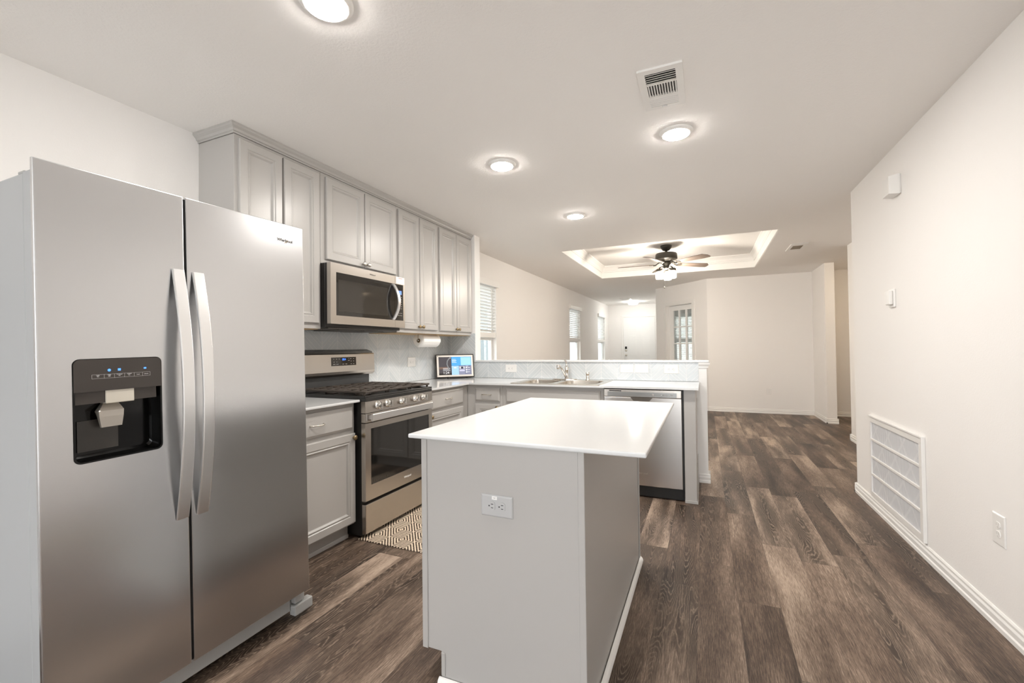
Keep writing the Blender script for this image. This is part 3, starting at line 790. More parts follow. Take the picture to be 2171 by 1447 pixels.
tag(sp, 'short chrome side spray standing right of the faucet on the sink ledge', 'sprayer')

# ------------------------------------------------------------------ dishwasher
dw = thing('dishwasher', (2.24, 4.0, 0), 'stainless dishwasher behind the island, under the bar counter', 'dishwasher')
X0, X1, DF = 1.9335, 2.544, 3.712
MB().box(X0+.004, DF+.03, .02, X1-.004, YS-.03, .886).build('tub', M['dark'], dw)
b = MB(); b.box(X0, DF, .103, X1, DF+.028, .818, .003); dd = b.build('door', M['steeldw'], dw)
b = MB(); b.box(X0, DF-.006, .820, X1, DF+.028, .884, .004); cpn = b.build('control_panel', M['steelw'], dw)
MB().box(X0+.031, DF-.0075, .824, X1-.035, DF-.0062, .862).build('control_strip', mat('dw_strip', (.34, .34, .33), .3, metal=.8), cpn)
MB().box(X0+.045, DF-.0075, .8665, X0+.145, DF-.0062, .8735).build('vent_slots', M['dark'], cpn)
b = MB()
for k, xx in enumerate((2.33, 2.395, 2.415, 2.435, 2.455, 2.475)):
    r = .009 if k == 0 else .005
    MB().lathe([(0, 0), (r, 0), (r, .001), (0, .001)], (xx, DF-.0076, .843), (0, -1, 0), 14).build('button', M['white_ink'], cpn)
b = MB(); b.prism([(2.15, .8185), (2.325, .8185), (2.30, .790), (2.175, .790)], lambda u, v, w: (u, w, v), DF-.003, DF+.001); b.build('pocket_handle', mat('dw_pocket', (.22, .20, .18), .25, metal=1), dd)
text('logo', 'Whirlpool', .017, (2.243, DF-.0006, .203), (1, 0, 0), (0, 0, 1), M['nickel'], dd)
MB().box(X0+.004, DF+.05, .004, X1+.010, DF+.06, .10).build('kick_plate', M['black'], dw)
MB().box(X1+.001, DF+.012, .10, X1+.013, DF+.06, .889).build('side_gap_shade', M['dark'], dw)  # dark strip painted in for the shaded gap beside the dishwasher

# ------------------------------------------------------------------ range
rg = thing('gas_range', (.35, 2.615, 0), 'stainless freestanding gas range with five front knobs and black grates', 'range')
RY0, RY1 = 2.2345, 2.996
MB().box(.0105, RY0+.004, .018, .655, RY1-.004, .893, .002, 1).build('body', M['black'], rg)
b = MB()
for yy in (RY0+.05, RY1-.05):
    for xx in (.08, .60): MB().cyl((xx, yy, 0), (xx, yy, .02), .018, n=12).build('levelling_foot', M['black'], rg)
MB().box(.656, RY0, .036, .690, RY1, .226, .004).build('storage_drawer', M['steelw'], rg)
# oven door
b = MB(); dz0, dz1 = .247, .752
wy0, wy1, wz0, wz1 = 2.286, 2.950, .345, .714
b.box(.656, RY0, dz0, .690, wy0, dz1); b.box(.656, wy1, dz0, .690, RY1, dz1); b.box(.656, wy0, dz0, .690, wy1, wz0); b.box(.656, wy0, wz1, .690, wy1, dz1)
od = b.build('oven_door', M['steelw'], rg)
MB().box(.664, wy0-.002, wz0-.002, .685, wy1+.002, wz1+.002).build('oven_window', M['glassblack'], od)
text('logo', 'Whirlpool', .020, (.6906, 2.672, .298), (0, 1, 0), (0, 0, 1), M['trim'], od)
MB().box(.654, RY0, .757, .692, RY1, .816, .003).build('door_top_trim', M['steelw'], od)
b = MB(); b.prism(rrect(.764, .813, .708, .724, .006, 4), lambda u, v, w: (v, w, u), RY0+.034, RY1-.036)
b.box(.690, RY0+.045, .776, .712, RY0+.062, .802); b.box(.690, RY1-.062, .776, .712, RY1-.045, .802)
b.build('oven_handle', M['steelh'], od)
# knob panel
b = MB(); b.prism([(.655, .820), (.692, .820), (.690, .895), (.655, .895)], lambda u, v, w: (u, w, v), RY0, RY1); kp = b.build('control_panel', M['steelw'], rg)
for ky in (2.352, 2.453, 2.608, 2.769, 2.870):
    q = MB(); q.lathe([(0, 0), (.0265, 0), (.0265, .004), (.0225, .006), (.022, .026), (.0195, .030), (0, .030)], (.6915, ky, .861), (1, 0, 0), 24)
    q.box(.718, ky-.007, .8405, .735, ky+.007, .8815, .002)
    q.build('burner_knob', M['chrome'], rg)
# cooktop and grates
b = MB(); b.box(.05, RY0, .8935, .692, RY1, .920, .004); b.box(.05, RY0+.0004, .918, .672, RY0+.018, .9325, .003); b.box(.05, RY1-.018, .918, .672, RY1-.0004, .9325, .003); b.box(.670, RY0+.0002, .918, .6916, RY1-.0002, .933, .004)
b.build('cooktop', M['black'], rg)
for cx, cy, r in ((.23, 2.40, .045), (.52, 2.40, .055), (.37, 2.615, .05), (.23, 2.83, .05), (.52, 2.83, .04)):
    MB().lathe([(0, .920), (r, .920), (r, .930), (r*.8, .934), (r*.78, .941), (0, .943)], (cx, cy, 0), n=24).build('burner', M['grate'], rg)
gz0, gz1 = .947, .961
for gy0, gy1 in ((RY0+.016, 2.486), (2.490, 2.740), (2.744, RY1-.016)):
    q = MB(); gx0, gx1 = .085, .690-.010
    for a, c, d, e in ((gx0, gy0, gx1, gy0+.016), (gx0, gy1-.016, gx1, gy1), (gx0, gy0+.014, gx0+.016, gy1-.014), (gx1-.024, gy0+.014, gx1, gy1-.014)): q.box(a, c, gz0, d, e, gz1 if e-c < .05 else gz1-.0007, .003, 1)
    my = (gy0+gy1)/2
    q.box(gx0+.002, my-.011, gz0+.0003, gx1-.002, my+.011, gz1-.0013, .003, 1)
    for xx in (.16, .235, .31, .385, .46, .535, .60):
        q.box(xx-.0115, gy0+.002, gz0+.0006, xx+.0115, gy0+.095, gz1-.0019, .003, 1); q.box(xx-.0115, gy1-.095, gz0+.0006, xx+.0115, gy1-.002, gz1-.0019, .003, 1)
    q.box(.35, gy0+.003, gz0+.0009, .42, gy1-.003, gz1-.0025, .003, 1)
    for xx in (gx0+.01, gx1-.02):
        for yy in (gy0+.008, gy1-.008): q.box(xx-.006, yy-.006, .9335 if xx > .6 else .920, xx+.006, yy+.006, gz0+.002)
    q.build('grate', M['grate'], rg)
# backguard
MB().box(.0105, RY0+.012, .893, .055, RY1-.012, 1.030, .004).build('back_riser', mat('riser_enamel', (.055, .055, .055), .25), rg)
pb = [(.0105, 1.030), (.082, 1.030), (.099, 1.045), (.103, 1.065), (.098, 1.200), (.092, 1.208), (.0105, 1.208)]
b = MB(); b.prism(pb, lambda u, v, w: (u, w, v), RY0-.001, RY1+.001); bgd = b.build('backguard', M['steelw'], rg)
b = MB(); b.prism([(.0105, 1.2085), (.088, 1.2085), (.085, 1.222), (.03, 1.238), (.0105, 1.238)], lambda u, v, w: (u, w, v), RY0+.004, RY1-.01); b.build('top_vent', M['black'], bgd)
b = MB(); b.prism([(2.520, 1.112), (2.780, 1.112), (2.780, 1.178), (2.520, 1.178)], lambda u, v, w: (.1035-(v-1.065)*.037+w, u, v), -.004, .0006); pn = b.build('clock_panel', M['glassblack'], bgd)
def pnx(z): return .1035-(z-1.065)*.037+.0009
text('clock_digits', '00A', .024, (pnx(1.158), 2.650, 1.160), (0, 1, 0), (0, 0, 1), M['blue_led'], pn, .0002)
b = MB()
for yy, zz, wd in ((2.545, 1.165, .010), (2.572, 1.165, .010), (2.600, 1.165, .010), (2.700, 1.168, .006), (2.722, 1.165, .012), (2.752, 1.165, .010), (2.546, 1.142, .012), (2.575, 1.142, .012), (2.700, 1.152, .018), (2.725, 1.146, .010), (2.752, 1.146, .010),
                   (2.548, 1.125, .022), (2.580, 1.125, .022), (2.640, 1.124, .018), (2.672, 1.124, .018), (2.725, 1.124, .010), (2.752, 1.124, .014)):
    b.box(pnx(zz)-.0004, yy-wd/2, zz-.0020, pnx(zz)+.0001, yy+wd/2, zz+.0020)
b.build('button_marks', M['greyink'], pn)

# ------------------------------------------------------------------ microwave
mw = thing('microwave', (.2, 2.626, 1.393), 'stainless over-the-range microwave with curved handle under the short cabinet', 'microwave')
MY0, MY1, MF = 2.2245, 3.027, .405
b = MB(); b.box(.0095, MY0, 1.393, .352, MY1, 1.8345, .003, 1); b.build('body', M['black'], mw)
b = MB(); b.box(.02, MY0+.04, 1.384, .34, MY1-.04, 1.3928); b.box(.05, 2.40, 1.378, .30, 2.62, 1.384); b.box(.05, 2.66, 1.378, .30, 2.88, 1.384); b.build('grease_filters', mat('filter_grey', (.12, .11, .10), .5), mw)
gY0, gY1, gZ0, gZ1 = 2.274, 3.006, 1.474, 1.772
MB().box(.3525, MY0, 1.415, .372, MY1, 1.8345, .003).build('front_backing', M['black'], mw)
b = MB(); dsp = 2.900
b.box(.372, MY0, 1.415, MF, gY0, 1.8345); b.box(.372, gY0, gZ1, MF, dsp-.001, 1.8345); b.box(.372, gY0, 1.415, MF, dsp-.001, gZ0)
md = b.build('door', M['steelw'], mw)
b = MB(); b.box(.372, dsp+.001, gZ1, MF, MY1, 1.8345); b.box(.372, dsp+.001, 1.415, MF, MY1, gZ0); b.box(.372, gY1, gZ0, MF, MY1, gZ1)
mpn = b.build('control_frame', M['steelw'], mw)
MB().box(.3722, gY0-.001, gZ0-.001, .401, dsp, gZ1+.001).build('door_glass', M['glassblack'], md)
MB().box(.4011, 2.296, 1.503, .4016, 2.815, 1.725).build('window_screen', M['mwwin'], md)
MB().box(.3722, dsp+.001, gZ0-.001, .401, gY1+.001, gZ1+.001).build('control_panel', M['glassblack'], mpn)
pts = []
for k in range(21):
    f = k/20; bw = math.sin(math.pi*f)**.85
    pts.append((.402+.054*bw, 2.881+.007*bw, 1.767-.287*f))
q = MB(); vs = [Vector(p) for p in pts]; lo = []
for i, p in enumerate(vs):
    tg = (vs[min(i+1, len(vs)-1)]-vs[max(i-1, 0)]).normalized(); nn = Vector((0, 1, 0)).cross(tg).normalized()
    if nn.x < 0: nn = -nn
    lo.append([p+Vector((0, -.015, 0))-nn*.004, p+Vector((0, .015, 0))-nn*.004, p+Vector((0, .015, 0))+nn*.005, p+Vector((0, -.015, 0))+nn*.005])
q.loops(lo); q.build('handle', M['steelh'], md)
MB().box(.4012, 2.948, 1.690, .4018, 2.990, 1.722).build('display', mat('mw_display', (.05, .08, .2), .3, emit=(.2, .38, .9), estr=.2), mpn)
text('display_digits', '0:00', .015, (.4022, 2.969, 1.704), (0, 1, 0), (0, 0, 1), M['blue_led'], mpn, .0002)
b = MB()
for r in range(9):
    for k, yy in enumerate((2.948, 2.968, 2.988)):
        if r in (6,): continue
        zz = 1.668-.019*r
        b.box(.4011, yy-.004, zz-.0022, .4015, yy+.004, zz+.0022)
b.build('button_marks', M['greyink'], mpn)
text('logo', 'Whirlpool', .0150, (.4054, 2.637, 1.805), (0, 1, 0), (0, 0, 1), M['greyink2'], md)
stk = MB().box(.4052, 2.915, 1.778, .4056, 3.022, 1.8335).build('warning_sticker', M['plastic'], mpn); stk['label'] = 'white paper sticker'
MB().box(.4057, 2.945, 1.821, .4059, 2.992, 1.826).build('sticker_heading', M['redink'], stk)
b = MB()
for k in range(5): b.box(.4057, 2.925, 1.812-.006*k, .4059, 3.012-.012*(k % 2), 1.8135-.006*k)
b.build('sticker_lines', M['greyink'], stk)

# ------------------------------------------------------------------ refrigerator
fr = thing('refrigerator', (0, .998, 0), 'stainless side-by-side refrigerator with ice and water dispenser', 'refrigerator')
F0, F1, FS = .608, 1.505, .998
FXF = 1.0144
MB().box(.10, F0+.002, .035, .951, F1-.002, 1.757, .004).build('body', M['fridgeside'], fr)
zb, zt = .118, 1.791
dx0 = 1.0005; lx0, lzt = .957, 1.757
cy0, cy1, cz0, cz1 = .684, .914, .909, 1.2205
# left door with an opening for the dispenser
q = MB()
fo = lambda u, v, w: (w, u, v)
ro = [(F0, zb), (FS-.004, zb), (FS-.004, zt), (F0, zt)]
hole = rrect(cy0, cy1, cz0, cz1, .018, 5)
def edge_loop(pts, x):
    vs = [q.bm.verts.new((x, u, v)) for u, v in pts]
    return vs, [q.bm.edges.new((vs[i], vs[(i+1) % len(vs)])) for i in range(len(vs))]
ins = [(F0+.003, zb+.003), (FS-.007, zb+.003), (FS-.007, zt-.003), (F0+.003, zt-.003)]
vi, ei = edge_loop(ins, FXF); vh, eh = edge_loop(hole, FXF)
bmesh.ops.triangle_fill(q.bm, use_beauty=True, edges=ei+eh)
mids = [q.bm.verts.new((FXF-.001, u, v)) for u, v in [(F0+.001, zb+.001), (FS-.005, zb+.001), (FS-.005, zt-.001), (F0+.001, zt-.001)]]
outs = [q.bm.verts.new((FXF-.003, u, v)) for u, v in ro]; back = [q.bm.verts.new((dx0, u, v)) for u, v in ro]
for A, Bq in ((vi, mids), (mids, outs), (outs, back)):
    for i in range(4): q.bm.faces.new((A[i], A[(i+1) % 4], Bq[(i+1) % 4], Bq[i]))
hb = [q.bm.verts.new((dx0, u, v)) for u, v in hole]
def loop_edges(vs): return [q.bm.edges.get((vs[i], vs[(i+1) % len(vs)])) or q.bm.edges.new((vs[i], vs[(i+1) % len(vs)])) for i in range(len(vs))]
bmesh.ops.triangle_fill(q.bm, use_beauty=True, edges=loop_edges(back)+loop_edges(hb))
for i in range(len(vh)): q.bm.faces.new((vh[i], vh[(i+1) % len(vh)], hb[(i+1) % len(vh)], hb[i]))
ld = q.build('freezer_door', M['steel'], fr)
rd = MB().box(dx0, FS+.004, zb, FXF, F1, zt, .0025, 2).build('refrigerator_door', M['steel'], fr)
MB().box(lx0, FS+.0045, zb+.004, 1.0003, F1-.0005, lzt, .002).build('door_liner', M['fridgeside'], rd)
q = MB(); ly1 = FS-.0045
for a, c, d, e in ((F0+.0005, cy0-.004, zb+.004, lzt), (cy1+.004, ly1, zb+.004, lzt), (cy0-.004, cy1+.004, zb+.004, cz0-.004), (cy0-.004, cy1+.004, cz1+.004, lzt)): q.box(lx0, a, d, 1.0003, c, e)
q.build('door_liner', M['fridgeside'], ld)
MB().box(.9572, FS-.0039, zb+.004, 1.004, FS+.0039, zt-.006).box(.9512, F0+.006, zb+.004, .9568, F1-.006, 1.750).build('door_gap_shade', M['dark'], fr)  # dark strips stand in for the shade in the door gaps
def fhandle(y, z0, z1, parent):
    n = 44; q = MB(); lo = []
    for i in range(n+1):
        f = i/n; z = z0+(z1-z0)*f; bow = 4*f*(1-f)*.050+.008
        wv = .0195
        lo.append([(FXF+bow-.008, y-wv, z), (FXF+bow-.008, y+wv, z), (FXF+bow-.002, y+wv, z), (FXF+bow, y+wv-.003, z), (FXF+bow, y-wv+.003, z), (FXF+bow-.002, y-wv, z)])
    q.loops(lo)
    for za in (z0+.014, z1-.014): q.box(FXF-.0005, y-.012, za-.010, FXF+.006, y+.012, za+.010)
    return q.build('handle', M['steelh'], parent)
fhandle(.9705, .646, 1.527, ld); fhandle(1.0375, .642, 1.524, rd)
# dispenser
q = MB(); q.loops([[(FXF+.0015, u, v) for u, v in rrect(cy0-.001, cy1+.001, cz0-.001, cz1+.001, .018, 5)], [(FXF+.0015, u, v) for u, v in rrect(cy0+.004, cy1-.004, cz0+.004, cz1-.004, .015, 5)], [(FXF-.010, u, v) for u, v in rrect(cy0+.004, cy1-.004, cz0+.004, cz1-.004, .015, 5)]], False, False)
dsr = q.build('dispenser_surround', M['dispblack'], ld)
q = MB(); hp = rrect(cy0+.001, cy1-.001, cz0+.001, cz1-.001, .016, 5)
q.loops([[(FXF-.001, u, v) for u, v in hp], [(FXF-.02, u, v) for u, v in hp], [(FXF-.046, (u-.799)*.94+.799, (v-1.06)*.95+1.06) for u, v in hp], [(FXF-.052, (u-.799)*.9+.799, (v-1.06)*.9+1.06) for u, v in hp]], False, True)
q.build('dispenser_recess', M['dispblack'], ld)
pz = 1.122
dp = MB().prism([(cy0+.001, pz), (cy1-.001, pz)] + [(u, v) for u, v in rrect(cy0+.001, cy1-.001, pz, cz1-.001, .016, 5) if v > pz+.03], fo, FXF-.02, FXF+.003).build('dispenser_panel', M['disppanel'], ld)
MB().box(FXF-.048, cy0+.006, pz-.037, FXF-.004, cy1-.014, pz+.001).build('dispenser_hood', M['disppanel'], ld)
MB().box(FXF-.04, .762, pz-.041, FXF+.0005, .836, pz+.003, .002).build('dispenser_chute', mat('chute_white', (.62, .58, .50), .4), ld)
q = MB(); q.loops([[(FXF-.046, .768, 1.080), (FXF-.046, .806, 1.080), (FXF-.030, .806, 1.080), (FXF-.030, .768, 1.080)],
                   [(FXF-.040, .750, 1.056), (FXF-.040, .810, 1.056), (FXF-.010, .812, 1.058), (FXF-.010, .748, 1.058)],
                   [(FXF-.032, .752, 1.040), (FXF-.032, .810, 1.040), (FXF-.012, .812, 1.040), (FXF-.012, .750, 1.040)],
                   [(FXF-.026, .757, 1.006), (FXF-.026, .810, 1.006), (FXF-.018, .810, 1.006), (FXF-.018, .757, 1.006)]])
q.build('dispenser_paddle', mat('paddle_satin', (.62, .58, .52), .35, metal=.6), ld)
MB().box(FXF-.0525, .710, .935, FXF-.047, .812, 1.030).build('water_pad', mat('pad_dark', (.05, .045, .04), .3), ld)
# printed strip on the dispenser panel
q = MB(); sx = FXF+.0032
yy0, yy1, za, zc2 = .727, .880, 1.160, 1.1725
for a, c, d, e in ((yy0, yy1, za, za+.0006), (yy0, yy1, zc2-.0006, zc2)): q.box(sx-.0003, a, d, sx+.0002, c, e)
cuts = [yy0, .757, .783, .809, .835, .858, yy1-.0005]
for yv in cuts: q.box(sx-.0003, yv, za, sx+.0002, yv+.0005, zc2)
q.build('button_outline', M['greyink'], dp)
for i, tx in enumerate(('Light\nOn', 'Light\nOff', 'Crushed\nIce', 'Cubed\nIce', 'Lock', 'Unlock')):
    text('button_text', tx, .0042, (sx, (cuts[i]+cuts[i+1])/2, (za+zc2)/2+(.0016 if '\n' in tx else 0)), (0, 1, 0), (0, 0, 1), M['white_ink'], dp, .0002)
q = MB()
q.lathe([(.0028, 0), (.0042, 0), (.0042, .0004), (.0028, .0004)], (sx, .770, 1.1845), (1, 0, 0), 12)
q.box(sx, .792, 1.1815, sx+.0004, .7995, 1.1885); q.box(sx, .862, 1.183, sx+.0004, .869, 1.1880)
q.build('indicator_icons', M['blue_led'], dp)
text('logo', 'Whirlpool', .0185, (FXF+.0006, 1.410, 1.717), (0, 1, 0), (0, 0, 1), M['ink'], rd)
q = MB(); vr = [Vector((FXF+.0012, 1.408, 1.706)), Vector((FXF+.0012, 1.418, 1.713)), Vector((FXF+.0012, 1.425, 1.723))]
q.tube(vr, .0008, 6); q.build('logo_swoosh', M['brass'], rd)
# plinth grille, hinge covers
MB().box(.9512, F0+.02, .034, .962, F1-.06, .108, .003).build('base_grille', M['hinge'], fr)
MB().box(.952, F1-.058, .012, .990, F1+.040, .058, .005).build('hinge_foot', M['hinge'], fr)
MB().box(.952, F1-.052, .064, .982, F1+.0, .116, .004).build('lower_hinge', M['hinge'], fr)
MB().box(.952, F0-.0, .012, .985, F0+.07, .060, .005).build('hinge_foot', M['hinge'], fr)
MB().box(.915, F0+.004, 1.7572, .952, F0+.03, 1.765, .002).build('hinge_cover', M['hinge'], fr)
q = MB()
for yy in (F0+.05, F1-.05):
    MB().cyl((.18, yy-.012, .022), (.18, yy+.012, .022), .020, n=14).build('roller', M['dark'], fr)
fr.rotation_euler = (.018, 0, 0)

# ------------------------------------------------------------------ island
isl = thing('kitchen_island', (2.04, 2.014, 0), 'grey kitchen island with a white slab top, standing free on the plank floor', 'island')
IX0, IX1, IY0, IY1 = 1.732, 2.3533, 1.3962, 2.6317
b = MB()
b.prism([(IX0, .115), (IX0+.075, .115), (IX0+.075, 0), (IX1, 0), (IX1, .897), (IX0, .897)], lambda u, v, w: (u, w, v), IY0+.004, IY1)
b.build('body', M['cab'], isl)
b = MB(); b.prism([(IX0, .115), (IX0+.075, .115), (IX0+.075, 0), (IX1, 0), (IX1, .897), (IX0, .897)], lambda u, v, w: (u, w, v), IY0, IY0+.0036)
b.build('end_panel', M['cab'], isl)
b = MB(); b.box(IX0-.006, IY0-.004, .112, IX0+.018, IY0-.0002, .897, .0015, 1); b.box(IX0-.0055, IY0-.0010, .1125, IX0-.0002, IY0+.02, .8965); b.build('corner_strip', M['cab'], isl)
b = MB(); b.box(IX1-.018, IY0-.004, 0, IX1+.004, IY0-.0002, .897, .0015, 1); b.box(IX1+.0002, IY0-.0010, 0, IX1+.0036, IY0+.006, .8965); b.build('corner_strip', M['cab'], isl)
b = MB(); b.box(IX1+.0002, IY1-.018, 0, IX1+.006, IY1+.004, .897, .0015, 1); b.build('corner_strip', M['cab'], isl)
MB().box(IX0+.0755, IY0-.004, .028, IX0+.092, IY0-.0002, .112, .0015, 1).build('corner_strip', M['cab'], isl)
QR = [(0, 0), (.017, 0), (.016, .008), (.012, .016), (.006, .022), (0, .024)]
b = MB(); b.prism(QR, lambda u, v, w: (w, IY0-.004-u, v), IX0+.068, IX1+.021); b.prism(QR, lambda u, v, w: (IX1+.004+u, w, v), IY0-.021, IY1+.004); b.build('shoe_moulding', M['trim'], isl)
for (a, c2) in ((IY0+.03, 2.005), (2.02, IY1-.02)):
    d = door(lambda u, v, h: (IX0-h, u, v), a, c2, .130, .70, isl); knob((IX0-.019, c2-.04 if a < 1.6 else a+.04, .67), (-1, 0, 0), d, M['brass'])
    d = drawer(lambda u, v, h: (IX0-h, u, v), a, c2, .725, .87, isl); pull((IX0-.019, (a+c2)/2, .80), (0, 1, 0), (-1, 0, 0), d)
b = MB(); b.box(1.6816, 1.369, .898, 2.5543, 2.6543, .914, .005, 3); it = b.build('island_top', M['quartz'], isl)
it['label'] = 'white polished slab top'

# ------------------------------------------------------------------ outlets, switches
def plate(name, p, n_, up_, w, h, label, cat, kind, m=M['plastic'], group=None, horizontal=True):
    """wall plate at p facing n_, up_; kind 'duplex', 'gfci', 'switch'"""
    n_, up_ = Vector(n_), Vector(up_); rt_ = up_.cross(n_); p = Vector(p)
    fn = lambda u, v, d: tuple(p + rt_*u + up_*v + n_*d)
    t = thing(name, p, label, cat, group)
    MB().rects(fn, -w/2, w/2, -h/2, h/2, [(0, .0004), (.0, .0025), (.003, .005), (.006, .0058)]).build('cover_plate', m, t)
    s = 1 if horizontal else 0
    def R2(u, v): return (u, v) if s else (-v, u)
    if kind == 'switch':
        q = MB(); q.rects(fn, *( (-.034, .034, -.017, .017) if s else (-.017, .017, -.034, .034)), [(0, .006), (.001, .008), (.003, .0085)]); q.build('rocker', m, t)
    elif kind == 'gfci':
        q = MB(); q.rects(fn, *( (-.034, .034, -.017, .017) if s else (-.017, .017, -.034, .034)), [(0, .006), (.001, .0075), (.003, .008)]); r = q.build('receptacle', m, t)
        q = MB()
        for cu in (-.017, .019):
            for du, dv, a, c in ((0, .006, .0035, .0009), (0, -.006, .0035, .0009), (-.008, 0, .0018, .0018)):
                u, v = R2(cu+du, dv); aa, cc = (a, c) if s else (c, a)
                q.prism([(u-aa, v-cc), (u+aa, v-cc), (u+aa, v+cc), (u-aa, v+cc)], fn, .0079, .0083)
        q.build('slots', M['dark'], r)
    else:
        for cu in (-.0195, .0195):
            q = MB(); pts = []
            for i in range(24):
                a = 2*math.pi*i/24; uu = max(-.0135, min(.0135, .0172*math.cos(a))); vv = .0172*math.sin(a)
                pts.append(R2(cu+uu, vv))
            q.prism(pts, fn, .0055, .0078); r = q.build('receptacle', m, t)
            q = MB()
            for du, dv, a, c in ((.003, .0063, .0045, .0011), (.003, -.0063, .0040, .0011)):
                u, v = R2(cu+du, dv); aa, cc = (a, c) if s else (c, a)
                q.prism([(u-aa, v-cc), (u+aa, v-cc), (u+aa, v+cc), (u-aa, v+cc)], fn, .0077, .0081)
            u, v = R2(cu-.0085, 0)
            q.prism([(u+.0026*math.cos(R_(30*i)), v+.0026*math.sin(R_(30*i))) for i in range(12)], fn, .0077, .0081)
            q.build('slots', M['dark'] if m is not M['plastic'] else M['greyink'], r)
        q = MB(); q.prism([(.003*math.cos(R_(30*i)), .003*math.sin(R_(30*i))) for i in range(12)], fn, .0055, .0068); q.build('screw', m, t)
    return t, fn
ISO, fn = plate('outlet', (2.043, IY0, .681), (0, -1, 0), (0, 0, 1), .122, .076, 'grey sideways duplex outlet on the end of the island', 'outlet', 'duplex', M['plasticgrey'])
fnq = fn
q = MB(); q.prism([(-.018, .022), (.002, .022), (.002, .034), (-.018, .034)], fnq, .0058, .0062); o = q.build('sticker', M['plastic'], ISO); o['label'] = 'tiny white sticker'
q = MB(); q.prism([(-.014, .030), (-.002, .030), (-.006, .026), (-.010, .026)], fnq, .0062, .0064); q.build('sticker_mark', M['greyink'], o)
yt = YS-.008
plate('outlet', (.799, yt, 1.016), (0, -1, 0), (0, 0, 1), .130, .082, 'white sideways outlet on the tile left of the faucet', 'outlet', 'gfci')
plate('light_switch', (2.024, yt, 1.025), (0, -1, 0), (0, 0, 1), .130, .082, 'white switch plate on the half-wall tile, left one of the touching pair', 'switch', 'switch')
plate('light_switch', (2.165, yt, 1.026), (0, -1, 0), (0, 0, 1), .130, .086, 'white switch plate on the half-wall tile, right one of the touching pair', 'switch', 'switch')
plate('outlet', (2.430, yt, 1.022), (0, -1, 0), (0, 0, 1), .130, .084, 'white sideways outlet on the tile nearest the right end of the half wall', 'outlet', 'gfci')
plate('outlet', (.008, 3.645, 1.106), (1, 0, 0), (0, 0, 1), .128, .094, 'white sideways outlet on the chevron tile between range and tablet screen', 'outlet', 'gfci')
plate('outlet', (XR, 2.575, .431), (-1, 0, 0), (0, 0, 1), .090, .133, 'white upright outlet low on the right wall, nearest the camera', 'outlet', 'duplex', horizontal=False)
plate('outlet', (3.77, 9.154, .40), (0, -1, 0), (0, 0, 1), .080, .110, 'white upright outlet low on the far living room wall', 'outlet', 'duplex', horizontal=False)
plate('light_switch', (4.4577, 8.43, 1.17), (-1, 0, 0), (0, 0, 1), .075, .118, 'white switch plate on the short wall stub at the far hall opening', 'switch', 'switch', horizontal=False)

# ------------------------------------------------------------------ right wall things
t = thing('door_chime', (XR, 3.553, 2.18), 'white square chime box high on the right wall', 'chime')
MB().box(XR-.008, 3.502, 2.184, XR-.0004, 3.612, 2.304).build('back_plate', M['plastic'], t)
q = MB(); q.loops([[(XR-.008, 3.497, 2.180), (XR-.008, 3.617, 2.180), (XR-.008, 3.617, 2.308), (XR-.008, 3.497, 2.308)], [(XR-.062, 3.503, 2.186), (XR-.062, 3.611, 2.186), (XR-.062, 3.611, 2.296), (XR-.062, 3.503, 2.296)]])
q.build('cover', M['plastic'], t)
t = thing('thermostat', (XR, 3.665, 1.472), 'small white thermostat at eye height on the right wall below the chime box', 'thermostat')
MB().box(XR-.012, 3.624, 1.474, XR-.0004, 3.712, 1.594, .004).build('wall_plate', M['plastic'], t)
MB().box(XR-.034, 3.634, 1.492, XR-.0122, 3.704, 1.584, .006).build('housing', M['plastic'], t)
t = thing('return_air_grille', (XR, 3.70, .09), 'white return air grille with pleated filter low on the right wall', 'vent')
gy0, gy1, gz0, gz1 = 3.262, 4.159, .092, .687
b = MB()
b.box(XR-.020, gy0-.006, gz0-.002, XR-.0004, gy0+.012, gz1+.012, .003); b.box(XR-.0196, gy0+.0115, gz1-.002, XR-.0004, gy1, gz1+.0118, .003)
b.box(XR-.010, gy1-.010, gz0, XR-.0004, gy1+.004, gz1); b.build('flange', M['plastic'], t)
b = MB(); fwid = .034
b.box(XR-.014, gy0+.012, gz0, XR-.0006, gy0+.012+fwid, gz1-.004, 0); b.box(XR-.014, gy1-.012-fwid*.6, gz0, XR-.0006, gy1-.012, gz1-.004, 0)
b.box(XR-.014, gy0+.012+fwid, gz0, XR-.0006, gy1-.012-fwid*.6, gz0+fwid, 0); b.box(XR-.014, gy0+.012+fwid, gz1-.004-fwid, XR-.0006, gy1-.012-fwid*.6, gz1-.004, 0)
for k in (1, 2, 3):
    zz = gz0+fwid + (gz1-gz0-2*fwid-.004)*k/4
    b.box(XR-.013, gy0+.04, zz-.008, XR-.0006, gy1-.03, zz+.008, .002)
b.build('frame', M['plastic'], t)
MB().box(XR-.0040, gy0+.001, gz0+.001, XR-.0012, gy1-.001, gz1-.005).build('filter', M['filter'], t)

